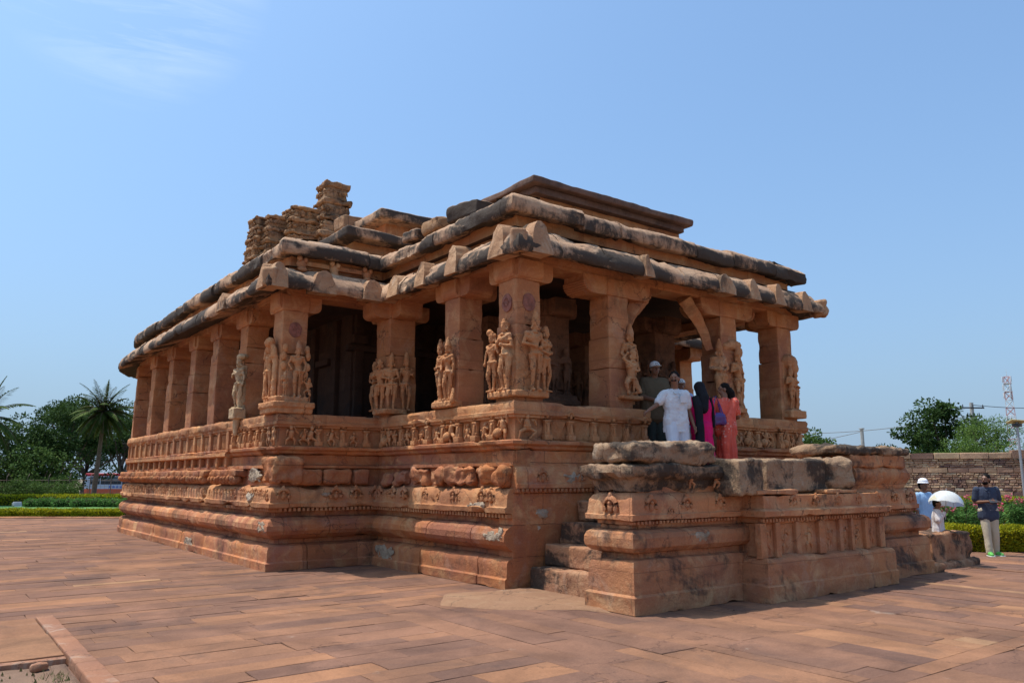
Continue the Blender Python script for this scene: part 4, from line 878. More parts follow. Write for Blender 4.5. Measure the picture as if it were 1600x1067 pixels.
# ================================================================== GROUND
def pmesh(name,V,Fc,mat_,cv=None,parent=None,smooth=False,uv=None):
    me=bpy.data.meshes.new(name); me.from_pydata(V,[],Fc); me.update()
    if cv is not None:
        a=me.attributes.new('cv','FLOAT_COLOR','FACE')
        flat=[]
        for c in cv: flat+= [c[0],c[1],c[2],1] if hasattr(c,'__len__') else [c,c,c,1]
        a.data.foreach_set('color',flat)
    if smooth: me.polygons.foreach_set('use_smooth',[True]*len(Fc))
    me.materials.append(mat_); o=bpy.data.objects.new(name,me); col.objects.link(o)
    if parent: 
        o.parent=parent
    return o
def slabmat(name,stops,joint=(.08,.05,.04),bump=.5,stain=.4,rough_=.85,nsc=1):
    m,n,b=mat(name); l=n.links.new; g=N(n,'ShaderNodeNewGeometry').outputs['Position']
    at_=n.nodes.new('ShaderNodeAttribute'); at_.attribute_name='cv'
    x=n.nodes.new('ShaderNodeValToRGB'); e=x.color_ramp.elements; 
    while len(e)<len(stops): e.new(.5)
    for i,(p,c) in enumerate(stops): e[i].position=p; e[i].color=(*c,1)
    l(at_.outputs['Fac'],x.inputs[0]); c=x.outputs[0]
    a=noi(n,mapv(n,g,(1,1,1)),1.3*nsc,8,.66,.6); c=mixc(n,.75,c,ramp(n,a,.32,.68,(.60,.58,.58,1),(1.28,1.22,1.15,1)),'MULTIPLY')
    a=noi(n,g,45*nsc,4,.7); c=mixc(n,.4,c,ramp(n,a,.3,.7,(.65,.65,.65,1),(1.3,1.3,1.3,1)),'MULTIPLY')
    d=noi(n,mapv(n,g,(1,1,1),(4,4,4)),.55*nsc,8,.7,1.2); c=mixc(n,mixc(n,stain,(0,0,0),ramp(n,d,.52,.66)),c,(.085,.06,.052))
    p=noi(n,mapv(n,g,(1,1,1),(14,2,4)),2.6*nsc,9,.72,1.0); c=mixc(n,mixc(n,.55,(0,0,0),ramp(n,p,.64,.70)),c,(.36,.28,.22))
    if nsc==1 and 'paving' in name:
        big=noi(n,mapv(n,g,(1,1,1),(40,7,1)),.35,6,.6,.8); c=mixc(n,.8,c,ramp(n,big,.35,.65,(.80,.80,.82,1),(1.16,1.10,1.04,1)),'MULTIPLY')
        vo=N(n,'ShaderNodeTexVoronoi',Scale=.8); vo.feature='DISTANCE_TO_EDGE'; q_=n.nodes.new('ShaderNodeVectorMath'); q_.operation='MULTIPLY_ADD'; q_.inputs[1].default_value=(.9,.9,.9); w_=N(n,'ShaderNodeTexNoise',Scale=1.4,Detail=7,Roughness=.7); l(g,w_.inputs['Vector']); l(w_.outputs['Color'],q_.inputs[0]); l(mapv(n,g,(.6,1.5,1)),q_.inputs[2]); l(q_.outputs[0],vo.inputs['Vector'])
        ck=ramp(n,vo.outputs['Distance'],.003,.012,(1,1,1,1),(0,0,0,1)); gate=ramp(n,noi(n,mapv(n,g,(1,1,1),(31,3,8)),.7,3,.5),.52,.57); c=mixc(n,mixc(n,.55,(0,0,0),mixc(n,1.0,ck,gate,'MULTIPLY')),c,(.06,.035,.028))
    l(c,b.inputs['Base Color']); b.inputs['Roughness'].default_value=rough_; b.inputs['Specular IOR Level'].default_value=.12
    h=noi(n,g,9*nsc,9,.7); bp=N(n,'ShaderNodeBump',Strength=bump,Distance=.02); l(h,bp.inputs['Height']); l(bp.outputs[0],b.inputs['Normal'])
    return m
def earthmat(name,c1,c2,c3,sc=1.5):
    m,n,b=mat(name); l=n.links.new; g=N(n,'ShaderNodeNewGeometry').outputs['Position']
    c=mixc(n,ramp(n,noi(n,g,sc,8,.65),.35,.65),c1,c2); c=mixc(n,ramp(n,noi(n,g,sc*14,5,.7),.55,.7),c,c3)
    l(c,b.inputs['Base Color']); b.inputs['Roughness'].default_value=.95
    bp=N(n,'ShaderNodeBump',Strength=.8,Distance=.02); l(noi(n,g,sc*25,6,.7),bp.inputs['Height']); l(bp.outputs[0],b.inputs['Normal']); return m
M_ground=earthmat('dry_earth',(.20,.15,.09),(.26,.2,.13),(.10,.12,.04),.4)
M_soil=earthmat('sandy_soil',(.24,.135,.08),(.17,.095,.06),(.23,.14,.09),2)
M_lawn=earthmat('lawn_grass',(.08,.19,.035),(.11,.24,.04),(.13,.23,.06),3)
V=[];Fc=[]; rr=[0,3,6,10,15,20,26,32,38,44,50,54,58,64,75,95,130,200,350,700,1600]; nA=64
for r_ in rr:
    for j in range(nA):
        a=2*math.pi*j/nA; z=-.06
        if r_>50: z=-.06-1.15*min(1,(r_-50)/14)
        V.append((CAM.x+r_*math.cos(a),CAM.y+r_*math.sin(a),z))
for i in range(len(rr)-1):
    for j in range(nA):
        k=(j+1)%nA; Fc.append((i*nA+j,(i+1)*nA+j,(i+1)*nA+k,i*nA+k))
tag(pmesh('ground',V,Fc,M_ground,smooth=True),kind='structure')
M_pave=slabmat('red_paving_stone',[(0,(.175,.098,.072)),(.3,(.215,.115,.078)),(.55,(.25,.130,.080)),(.82,(.32,.160,.088)),(1,(.38,.225,.125))],bump=.8,stain=.45,rough_=.95)
M_bed=plain('paving_bed',(.15,.085,.06),.95)
class Slabs:
    def __init__(s): s.V=[];s.F=[];s.cv=[]
    def add(s,x0,x1,y0,y1,z,cv,r,gap=.006,ax=0,tilt=.004):
        """one paving slab with chamfered, slightly irregular outline"""
        g=gap*r.uniform(.5,1.6); k=max(2,int(max(x1-x0,y1-y0)/.45)+1)
        pts=[]
        jit=lambda a:r.uniform(-a,a)
        nx=k if (x1-x0)>(y1-y0) else 2; ny=k if nx==2 else 2
        for i in range(nx): pts.append((x0+g+(x1-x0-2*g)*i/nx,y0+g+jit(.007)))
        for i in range(ny): pts.append((x1-g+jit(.007),y0+g+(y1-y0-2*g)*i/ny))
        for i in range(nx): pts.append((x1-g-(x1-x0-2*g)*i/nx,y1-g+jit(.007)))
        for i in range(ny): pts.append((x0+g+jit(.007),y1-g-(y1-y0-2*g)*i/ny))
        if r.random()<.06: tilt*=3.5
        tz=jit(tilt); tx=jit(tilt*.7)/(x1-x0+.01); ty=jit(tilt*.7)/(y1-y0+.01); cx_,cy_=(x0+x1)/2,(y0+y1)/2; n=len(pts); o=len(s.V)
        H_=lambda x,y:z+tz+tx*(x-cx_)+ty*(y-cy_)
        if r.random()<.12:
            q_=r.randrange(n); pts[q_]=(cx_+(pts[q_][0]-cx_)*.965,cy_+(pts[q_][1]-cy_)*.93)
        for x,y in pts: s.V.append((x,y,z-.05))
        for x,y in pts: s.V.append((x,y,H_(x,y)-.004))
        for x,y in pts: 
            dx,dy=cx_-x,cy_-y; L_=math.hypot(dx,dy)+1e-6; q=.004
            s.V.append((x+dx/L_*q,y+dy/L_*q,H_(x,y)))
        for i in range(n):
            j=(i+1)%n; s.F.append((o+i,o+j,o+n+j,o+n+i)); s.F.append((o+n+i,o+n+j,o+2*n+j,o+2*n+i)); s.cv+=[cv,cv]
        s.F.append(tuple(o+2*n+i for i in range(n))); s.cv.append(cv)
def courses(sl,u0,u1,v0,v1,ax,r,wmin=.20,wmax=.50,lmin=.5,lmax=2.0,z=0,keep=None,gap=.0022,tilt=.003):
    """rows of slabs; ax=0: rows run along x (u = x, v = y)"""
    v=v0
    while v<v1:
        wv=min(r.uniform(wmin,wmax),v1-v)
        if v1-v-wv<.12: wv=v1-v
        u=u0-r.uniform(0,lmax); 
        while u<u1:
            L_=r.uniform(lmin,lmax); a=max(u,u0); b=min(u+L_,u1)
            if b-a>.08:
                q=(a,b,v,v+wv) if ax==0 else (v,v+wv,a,b)
                if keep is None or any(keep(x_,y_) for x_ in(q[0],q[1]) for y_ in(q[2],q[3])):
                    # long-range tone drift so patches of similar slabs occur
                    c=.40+.28*noise.noise(Vector((q[0]*.25,q[2]*.25,3)))+r.gauss(0,.21); c=max(0,min(1,c))
                    sl.add(*q,z,c,r,gap,tilt=tilt)
            u+=L_
        v+=wv
r=random.Random(42); sl=Slabs()
def inview(x,y,m=3):
    p=Vector((x,y,0))-CAM; f_=p.dot(HD); s_=p.dot(RT)
    return f_>0 and f_<31.9 and abs(s_)<f_*.70+m
inb=lambda x,y: (MX0+.25<x<MX1-.25 and MY+.2<y<CYA) or (AX0+.2<x<AX1-.2 and .2<y<MY+1) or ((x-CXA)**2+(y-CYA)**2<(RC-.3)**2)
XB=-2.4
courses(sl,-5.60,XB,-9.2,-.02,0,r,keep=inview)
courses(sl,-5.60,AX1+.2,-.02,1.25,0,r,keep=lambda x,y:inview(x,y) and not inb(x,y))
courses(sl,-26,AX1+.2,1.25,40,0,r,keep=lambda x,y:inview(x,y) and not inb(x,y))
courses(sl,-5.83,-.0,XB,7.65,1,r,keep=lambda x,y:inview(x,y)) 
courses(sl,-5.83,20,7.65,30,1,r,keep=lambda x,y:inview(x,y) and (Vector((x,y,0))-CAM).dot(HD)<17.3+.0*x)
courses(sl,XB,24,-9.4,-6.05,0,r,wmin=.7,wmax=1.0,lmin=1.0,lmax=1.7,keep=inview,gap=.004,tilt=.002)
courses(sl,XB,24,-6.05,-5.83,0,r,wmin=.22,wmax=.22,keep=inview)
tag(pmesh('pavement',sl.V,sl.F,M_pave,sl.cv),kind='structure')
M_plaza=plain('plaza_stone',(.30,.17,.11),.95,.15,1)
bm=new()
def quad(bm,pts,z): bm.faces.new([bm.verts.new((p[0],p[1],z)) for p in pts])
bd=[at(-260,4),at(1900,4),at(1900,17.6),at(1330,17.6),at(1330,31.9),at(-300,31.9)]
quad(bm,[(p.x,p.y) for p in bd],-.045); tag(obj('pavement_bed',bm,M_bed,None,180),kind='structure')
bm=new(); q=[CAM-RT*30-HD*22,CAM+RT*34-HD*22,CAM+RT*34+HD*14,CAM-RT*30+HD*14]; quad(bm,[(p.x,p.y) for p in q],-.052); tag(obj('plaza',bm,M_plaza,None,180),kind='structure')
# framed square panel and soil patch at the near left
sl=Slabs(); r=random.Random(4)
for i in range(3):
    for j,(y0,y1) in enumerate(((-1.12,.05),(.05,1.2))): sl.add(-7.4+i*.6 -.6,-6.8+i*.6-.6,y0,y1,.035,.80+.1*r.random(),r,.004,0,.003)
sl.add(-6.42,-5.79,-1.12,.05,.035,.84,r,.004,0,.003); sl.add(-6.42,-5.79,.05,1.2,.035,.78,r,.004,0,.003)
tag(pmesh('pavement_panel',sl.V,sl.F,M_pave,sl.cv),kind='structure')
M_kerb=stone('kerb_stone',(.32,.145,.08),(.25,.12,.075),(.36,.19,.11),dark=.4,lo=.52,block=(9,9),bvar=0,joint=0,palef=.3)
bm=new()
for y0,y1 in((-1.6,1.25),(-3.4,-1.61),(-5.5,-3.41),(-8,-5.51)): b2(bm,-5.78,-5.60,y0,y1,-.1,.045,.12,.015)
b2(bm,-9,-5.79,-1.24,-1.13,-.1,.028,.12,.012); rough(bm,.008,2,.004,12,3); tag(obj('kerb',bm,M_kerb),kind='structure')
bm=new(); 
gbox(bm,(-8,-5.2,-.045),(4.4,7.9,.06),.08,.0); rough(bm,.02,1.5,.008,9,4); tag(obj('bare_soil',bm,M_soil,None,180),kind='structure')
bm=new(); gbox(bm,(-6.02,-1.36,.005),(.13,.08,.05),.02,.02); rough(bm,.02,9,.006,30,6); o=obj('loose_stone',bm,M_kerb,None); tag(o,'small pale loose stone on the bare soil beside the kerb corner at lower left','stone')
M_weed=plain('weed_green',(.14,.14,.045),.8,.5,20)
V=[];Fc=[]; r=random.Random(12)
for i in range(110):
    x=-5.86-abs(r.gauss(0,.12)); y=-1.55-abs(r.gauss(0,.5)); a=r.uniform(0,6.28); h_=r.uniform(.0,.025); o_=len(V); w_=.004
    V+= [(x-w_*math.cos(a),y-w_*math.sin(a),-.03),(x+w_*math.cos(a),y+w_*math.sin(a),-.03),(x+r.uniform(-.03,.03),y+r.uniform(-.03,.03),h_)]; Fc.append((o_,o_+1,o_+2))
for i in range(90):
    x=r.uniform(-6.9,-5.85); y=r.uniform(-3.2,-1.3); s_=r.uniform(.004,.014); o_=len(V); V+=[(x-s_,y,-.02),(x+s_,y,-.02),(x,y+s_,-.02),(x,y,.0+s_)]; Fc+=[(o_,o_+1,o_+3),(o_+1,o_+2,o_+3),(o_+2,o_,o_+3)]
tag(pmesh('weed_and_grit',V,Fc,M_weed),'short weeds and grit on the bare soil along the kerb at lower left','weeds',kind='stuff')
# large pale natural slab at the foot of the steps
M_yel=stone('pale_ground_rock',(.285,.155,.088),(.25,.135,.08),(.33,.20,.115),dark=.3,lo=.58,block=(9,9),bvar=0,joint=0,palef=.1,bump=.7)
bm=new(); pts=[(-1.55,-.62),(-1.1,-1.35),(-.35,-1.9),(-.2,-2.35),(-.05,-2.0),(.3,-1.9),(.3,-.1),(-.35,-.05),(-1.0,.15)]
c0=bm.verts.new((-.4,-.9,.035)); rim=[]
N_=40
import itertools
tot=[Vector(p) for p in pts]; ring_=subdiv_line(tot,.12,True)
o_=[bm.verts.new((p.x+.03*noise.noise(Vector((p.x*4,p.y*4,1))),p.y+.03*noise.noise(Vector((p.x*4,p.y*4,5))),.0)) for p in ring_]
i_=[bm.verts.new((v.co.x*.93-.03,v.co.y*.93-.06,.028)) for v in o_]
for a in range(len(o_)):
    b=(a+1)%len(o_); bm.faces.new((o_[a],o_[b],i_[b],i_[a])); bm.faces.new((i_[a],i_[b],c0))
o=obj('ground_rock',bm,M_yel,None,60); tag(o,kind='structure')
# long crack-edged thin plates in the paving near the steps
# ================================================================== FOLIAGE
def leafmat(name,c1,c2,trans=.25,flip=None):
    m,n,b=mat(name); l=n.links.new; at_=n.nodes.new('ShaderNodeAttribute'); at_.attribute_name='cv'
    g=N(n,'ShaderNodeNewGeometry').outputs['Position']
    c=mixc(n,at_.outputs['Fac'],c1,c2); c=mixc(n,.5,c,ramp(n,noi(n,g,1.2,3,.6),.3,.7,(.7,.75,.7,1),(1.25,1.2,1.1,1)),'MULTIPLY')
    l(c,b.inputs['Base Color']); b.inputs['Roughness'].default_value=.8; b.inputs['Specular IOR Level'].default_value=.12
    t=n.nodes.new('ShaderNodeBsdfTranslucent'); l(c,t.inputs[0]); ms=n.nodes.new('ShaderNodeMixShader'); ms.inputs[0].default_value=trans
    l(b.outputs[0],ms.inputs[1]); l(t.outputs[0],ms.inputs[2]); l(ms.outputs[0],n.nodes['Material Output'].inputs[0]); return m
class Leaves:
    def __init__(s): s.V=[];s.F=[];s.cv=[]
    def leaf(s,p,d,nrm,L_,W_l,c):
        o=len(s.V); sd=d.cross(nrm)
        if sd.length<1e-4: sd=Vector((1,0,0))
        sd=sd.normalized()*W_l*.5
        s.V+= [tuple(p),tuple(p+d*L_*.5+sd),tuple(p+d*L_),tuple(p+d*L_*.5-sd)]; s.F.append((o,o+1,o+2,o+3)); s.cv.append(c)
    def cloud(s,c,rad,n,L_,W_l,r,shell=.55):
        c=Vector(c)
        for _ in range(n):
            v=Vector((r.gauss(0,1),r.gauss(0,1),r.gauss(0,1))).normalized(); k=shell+(1-shell)*r.random()**.5
            p=c+Vector((v.x*rad[0],v.y*rad[1],v.z*rad[2]))*k
            d=(v+Vector((r.uniform(-1,1),r.uniform(-1,1),r.uniform(-1,.6)))*.9).normalized(); nn=(v+Vector((r.uniform(-1,1),r.uniform(-1,1),r.uniform(0,1.4)))).normalized()
            s.leaf(p,d,nn,L_*r.uniform(.7,1.3),W_l*r.uniform(.7,1.3),r.random())
    def make(s,name,m,parent=None): return pmesh(name,s.V,s.F,m,s.cv,parent)
M_bark=plain('bark',(.12,.085,.06),.95,.35,8,bump=.8,bs=25)
M_leafD=leafmat('dark_foliage',(.022,.048,.012),(.055,.095,.022)); M_leafM=leafmat('mid_foliage',(.035,.075,.016),(.09,.14,.03)); M_leafL=leafmat('light_feathery_foliage',(.06,.12,.025),(.15,.22,.05),.35)
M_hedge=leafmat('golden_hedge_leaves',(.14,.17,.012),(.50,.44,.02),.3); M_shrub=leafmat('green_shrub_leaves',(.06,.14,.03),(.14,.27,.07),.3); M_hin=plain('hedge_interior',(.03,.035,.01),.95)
M_palm=leafmat('palm_frond_leaves',(.04,.075,.015),(.12,.16,.04),.25); M_flower=leafmat('pink_blossom',(.55,.07,.13),(.65,.2,.25),.3)
def tree(label,px,D,ztop,wid,crown_base,zg,seed,m,n=7000,leafs=.26,group='trees beyond the garden',clump=46,dp=1.0,feather=False):
    r=random.Random(seed); b=at(px,D,zg); t=thing('tree',label,'tree',b,0,group); 
    H=ztop-zg; cb=crown_base-zg
    bm=new(); trunk=[Vector((0,0,-.1))]; hgt=cb+ (H-cb)*.35; k=5
    for i in range(1,k+1): trunk.append(Vector((r.uniform(-.1,.1)*H*.08*i,r.uniform(-.1,.1)*H*.08*i,hgt*i/k)))
    r0=H*.032; tube(bm,trunk,[r0*(1.25-.7*i/k) for i in range(k+1)],9)
    cl=[]
    for i in range(clump):
        u=r.random()**.6; a=r.uniform(0,2*math.pi); zz=r.uniform(-1,1)
        rad=math.sqrt(max(0,1-zz*zz*.9)); lx=1+.22*math.sin(a*3+seed)
        p=Vector((math.cos(a)*rad*wid/2*u*lx,math.sin(a)*rad*wid/2*u*dp,cb+(H-cb)*(.5+zz*.42*(.75+.25*u))))
        cl.append((p,r.uniform(.5,1.0)*wid*.155))
    for p,_ in cl[:16]:
        s0=trunk[r.randint(2,k)]; mid=s0.lerp(p,.5)+Vector((0,0,-.05*H)); tube(bm,[s0,mid,p],[r0*.45,r0*.28,r0*.08],6)
    o=obj('trunk',bm,M_bark,t)
    lv=Leaves()
    for p,q in cl: lv.cloud(p,(q*1.15,q*1.15,q*.72),int(n/clump),leafs,leafs*(.35 if feather else .6),r,.35)
    if feather:
        for i in range(60):
            p,q=r.choice(cl); a=r.uniform(0,6.28); e=p+Vector((math.cos(a)*q*2.2,math.sin(a)*q*2.2,r.uniform(-.2,.9)*q))
            for j in range(24): lv.cloud(p.lerp(e,j/24),(.08,.08,.08),2,leafs*.8,leafs*.3,r,.1)
    c=lv.make('crown',m,t); return t
def palm(label,px,D,zc,zg,Lf,seed,n=26):
    r=random.Random(seed); b=at(px,D,zg); t=thing('palm_tree',label,'palm tree',b,0,'coconut palms in the garden'); H=zc-zg
    bm=new(); pts=[Vector((.25*math.sin(i/8*1.4),.1*i/8,H*i/8)) for i in range(9)]; tube(bm,pts,[.17-.008*i for i in range(9)],10); rough(bm,.01,6,.006,14,seed); obj('trunk',bm,M_bark,t)
    top=pts[-1]; lv=Leaves(); bm=new()
    for i in range(n):
        a=i*2.4+r.uniform(-.2,.2); el=R(84-i*(128/n)+r.uniform(-6,6)); dirv=Vector((math.cos(a)*math.cos(el),math.sin(a)*math.cos(el),math.sin(el))); L_=Lf*r.uniform(.85,1.1)
        pts2=[];p=top.copy();d=dirv.copy();k=14
        for j in range(k+1):
            pts2.append(p.copy()); p=p+d*L_/k; d=(d+Vector((0,0,-.075-.02*math.cos(el)*1.5))).normalized()
        tube(bm,pts2,[.035-.002*j for j in range(k+1)],5)
        for j in range(1,k):
            for q in range(6):
                base=pts2[j].lerp(pts2[j+1],q/6); dd=(pts2[j+1]-pts2[j]).normalized(); sd=dd.cross(Vector((0,0,1))).normalized()
                for sg in(-1,1):
                    ln=Lf*.22*math.sin(math.pi*(j/k)**.7*.95+.12)*r.uniform(.8,1.15)
                    dv=(sd*sg+dd*.75+Vector((0,0,-.45+r.uniform(-.15,.15)))).normalized(); lv.leaf(base,dv,Vector((0,0,1)),ln,.075,r.random())
    obj('frond_rib_cluster',bm,M_bark,t); lv.make('frond_cluster',M_palm,t); 
    return t
tree('low green tree with a spreading crown at the left edge behind the road fence',22,62,1.6+100*62/1243,7.2,.2,-1.1,1,M_leafD,13000,.22)
tree('broad dark tree with a bumpy crown between the left edge and the coconut palm',86,66,1.6+122*66/1243,7.6,-.2,-1.1,2,M_leafD,16000,.22,clump=60)
tree('tall dark tree directly behind the large coconut palm',134,108,1.6+132*108/1243,12.0,3.2,-1.2,3,M_leafD,16000,.32)
tree('airy tree with a low forked trunk behind the bus and right of the palm',190,106,1.6+104*106/1243,9.5,3.6,-1.2,4,M_leafD,8000,.30)
tree('rounded shrub-like tree filling the gap low on the left behind the road fence',50,60,1.6+50*60/1243,6.5,-.8,-1.1,5,M_leafM,6000,.22)
palm('large coconut palm with a full crown standing before the dark trees',147,52,1.6+100*52/1243,-.5,2.35,6,46)
palm('coconut palm at the left edge with only its right-hand fronds in view',-42,46,1.6+92*46/1243,-.06,2.7,7,28)
tree('small tree with yellow-green lower branches just right of the temple',1264,40,1.6+84*40/1243,3.1,-.3,-.06,8,M_leafM,7000,.15,'trees beyond the stone wall')
tree('low distant rounded tree behind the short pole',1388,62,1.6+66*62/1243,4.4,-.6,-1.1,9,M_leafD,4000,.2,'trees beyond the stone wall')
tree('large dark green tree rising highest above the stone wall',1478,46,1.6+132*46/1243,4.9,.2,-.06,10,M_leafD,12000,.2,'trees beyond the stone wall',clump=60)
tree('light feathery acacia arching over the stone wall at the right edge',1562,41,1.6+95*41/1243,5.6,.2,-.06,11,M_leafL,15000,.13,'trees beyond the stone wall',feather=True)
tree('drooping pale green acacia between the dark tree and the right edge',1500,39,1.6+68*39/1243,3.4,.2,-.06,12,M_leafL,8000,.12,'trees beyond the stone wall',feather=True)
def hedge(label,px0,px1,D,depth,z0,h,m,leafs,n,seed,cat='hedge',group=None,name='hedge',D1=None):
    a=at(px0,D); b=at(px1,D1 or D); c=(a+b)/2; L_=(b-a).length; ang=math.atan2((b-a).y,(b-a).x)
    t=thing(name,label,cat,(c.x,c.y,z0),ang,group); r=random.Random(seed)
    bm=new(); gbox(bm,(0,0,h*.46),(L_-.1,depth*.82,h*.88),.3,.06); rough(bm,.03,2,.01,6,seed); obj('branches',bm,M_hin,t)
    lv=Leaves()
    for _ in range(n):
        f=r.random(); x=r.uniform(-L_/2,L_/2)
        bumps=.06*noise.noise(Vector((x*.9,seed,0)))+.035*noise.noise(Vector((x*3,seed,3)))
        if f<.45: p=Vector((x,-depth/2+r.uniform(-.03,.05)+bumps,r.uniform(0.02,h))); nn=Vector((0,-1,.3))
        elif f<.85: p=Vector((x,r.uniform(-depth/2,depth/2),h+bumps*1.3+r.uniform(-.05,.04))); nn=Vector((0,0,1))
        else: p=Vector((x,depth/2+r.uniform(-.05,.03),r.uniform(0.02,h))); nn=Vector((0,1,.3))
        d=(nn+Vector((r.uniform(-1,1),r.uniform(-1,1),r.uniform(-.4,1)))).normalized(); n2=(nn+Vector((r.uniform(-1,1),r.uniform(-1,1),r.uniform(-.5,1)))).normalized()
        lv.leaf(p,d,n2,leafs*r.uniform(.7,1.4),leafs*.65,r.random())
    lv.make('leaves',m,t); return t
def tuft_row(): pass
# left garden
bm=new(); q=[at(-250,32.2),at(420,32.2),at(420,47.5),at(-250,47.5)]; quad(bm,[(p.x,p.y) for p in q],-.02); tag(obj('lawn',bm,M_lawn,None,180),kind='structure')
a,b=at(-250,32.0),at(420,32.0); bm=new(); gbox(bm,((a.x+b.x)/2,(a.y+b.y)/2,.0),((b-a).length,.28,.10),.4,.02,math.atan2((b-a).y,(b-a).x)); rough(bm,.008,1,.004,6,8); tag(obj('kerb',bm,M_block),kind='structure')
hedge('low golden-green clipped hedge along the pavement edge left of the temple',-200,205,33.4,.7,-.03,.27,M_hedge,.075,14000,21,group='clipped golden hedges')
hedge('taller golden-green hedge at the back of the left lawn behind the round shrubs',-250,330,47,.9,-.03,.56,M_hedge,.10,15000,22,group='clipped golden hedges')
r=random.Random(9)
for i in range(11):
    px=52+i*14.5; b=at(px,44.4+r.uniform(-.3,.3),0); t=thing('round_shrub','round pale green shrub in the row between the left lawn and the back hedge','shrub',b,0,'round shrubs in a row on the left lawn')
    lv=Leaves(); lv.cloud((0,0,.2),(.36,.36,.24),520,.09,.06,r,.55); lv.make('leaves',M_shrub,t); bm=new(); ell(bm,(0,0,.18),(.27,.27,.19),None,12,8); limb(bm,(0,0,-.03),(0,0,.2),.03,.02,6); obj('stem',bm,M_hin,t)
# small floodlight on the lawn
t=thing('floodlight','small grey floodlight on the grass at the left end of the round shrubs','floodlight',at(31,42,0),R(20)); M_grey=plain('grey_metal',(.35,.35,.36),.5,.1,5,.5)
bm=new(); gbox(bm,(0,0,.2),(.42,.18,.24),.1,.03,0,Matrix.Rotation(R(-25),3,'X')); obj('housing',bm,M_grey,t); bm=new(); tube(bm,[(-.24,0,.22),(-.24,0,.02),(.24,0,.02),(.24,0,.22)],.015,6); obj('bracket',bm,M_grey,t); bm=new(); gbox(bm,(0,-.09,.17),(.36,.02,.19),.1,.01,0,Matrix.Rotation(R(-25),3,'X')); obj('glass',bm,plain('lamp_glass',(.6,.62,.65),.1),t)
# roadside fence with low wall
a,b=at(-300,57),at(420,57); ang=math.atan2((b-a).y,(b-a).x); c=(a+b)/2; LF=(b-a).length
t=thing('wire_fence','rusty wire fence on a low dark wall between the garden and the road','fence',(c.x,c.y,-.9),ang)
bm=new(); gbox(bm,(0,0,.3),(LF,.3,1.15),1,.02); obj('low_wall',bm,plain('dark_wall_stone',(.07,.06,.055),.9,.4,3),t)
M_rust=plain('rusty_steel',(.16,.11,.08),.8,.3,5)
for i in range(22):
    bm=new(); x=-LF/2+.8+i*(LF-1.6)/21; limb(bm,(x,0,.8),(x,0,2.55),.035,.035,6,False); limb(bm,(x,0,2.5),(x,.18,2.75),.025,.025,6,False); obj('post',bm,M_rust,t)
bm=new()
for i in range(int(LF/.3)):
    x=-LF/2+i*.3; limb(bm,(x,0,.85),(x,0,2.35),.008,.008,3,False)
for z in(.95,1.4,1.85,2.3): limb(bm,(-LF/2,0,z),(LF/2,0,z),.012,.012,4,False)
obj('wire_mesh',bm,M_rust,t)
r=random.Random(77)
for i,(px,D,w_,h_) in enumerate(((20,55,3.2,1.5),(55,56,2.6,1.7),(80,55.5,3,1.3),(104,55,1.6,1.1))):
    t=thing('bush',('scrubby','loose tall','wide low','small ragged')[i]+' green bush leaning on the road fence, number %s from the left'%('one','two','three','four')[i],'bush',at(px,D,-.3),0,'bushes along the road fence'); lv=Leaves()
    for k in range(14): lv.cloud((r.uniform(-w_/2,w_/2),r.uniform(-.4,.4),r.uniform(.3,h_)),(.5,.4,.35),150,.13,.07,r,.3)
    lv.make('leaves',M_leafM,t); bm=new()
    for k in range(7): limb(bm,(r.uniform(-.3,.3),0,-.3),(r.uniform(-w_/2,w_/2),r.uniform(-.2,.2),h_*.8),.025,.01,5)
    obj('stems',bm,M_bark,t)
# ================================================================== RIGHT GARDEN, WALL, POLES
bm=new(); q=[at(1180,17.2),at(2000,17.2),at(2000,34),at(1180,34)]; quad(bm,[(p.x,p.y) for p in q],-.03); tag(obj('garden_bed',bm,M_soil,None,180),kind='structure')
bm=new(); q=[at(1470,24.2),at(2000,24.2),at(2000,26.2),at(1470,26.2)]; quad(bm,[(p.x,p.y) for p in q],-.02); tag(obj('path',bm,plain('pale_path',(.42,.36,.30),.9,.1,2),None,180),kind='structure')
hedge('golden-green clipped hedge in front of the flower bed on the right',1425,1760,18.0,.75,-.03,.50,M_hedge,.055,20000,31,group='clipped golden hedges')
hedge('taller olive-green hedge at the foot of the stone wall on the right',1300,1760,29.3,1.1,-.03,.86,M_hedge,.075,16000,32,group='clipped golden hedges')
def flower_bush(label,px,D,wd,h,seed,nf=26):
    r=random.Random(seed); b=at(px,D,-.03); t=thing('flowering_bush',label,'flowering bush',b,0,'pink flowering bushes in the right bed'); bm=new(); lv=Leaves(); fl=Leaves()
    for i in range(26):
        a=r.uniform(0,6.28); q=r.random()**.6*wd*.5; e=Vector((math.cos(a)*q,math.sin(a)*q,h*r.uniform(.55,1.0))); s0=Vector((e.x*.2,e.y*.2,0))
        limb(bm,s0,e,.010,.005,5)
        for j in range(9): lv.cloud(s0.lerp(e,.2+.8*j/9),(.09,.09,.08),16,.11,.03,r,.1)
        if i<nf and r.random()<.75:
            for _ in range(r.randint(1,3)): fl.cloud(e+Vector((r.uniform(-.07,.07),r.uniform(-.07,.07),r.uniform(-.02,.08))),(.05,.05,.04),16,.055,.045,r,.2)
    obj('stems',bm,M_bark,t); lv.make('leaves',M_shrub,t); fl.make('blossoms',M_flower,t)
flower_bush('spreading pink-flowering bush between the umbrella and the man in the dark polo shirt',1494,20.2,1.05,1.25,41,16)
flower_bush('pink-flowering bush directly behind the man in the dark polo shirt',1535,20.5,.8,1.05,42,12)
flower_bush('low pink-flowering bush half hidden behind the patterned umbrella',1462,20.6,.8,.85,43,8)
flower_bush('sparse leggy flowering bush right of the man in the dark polo shirt',1584,21.0,.7,1.15,44,4)
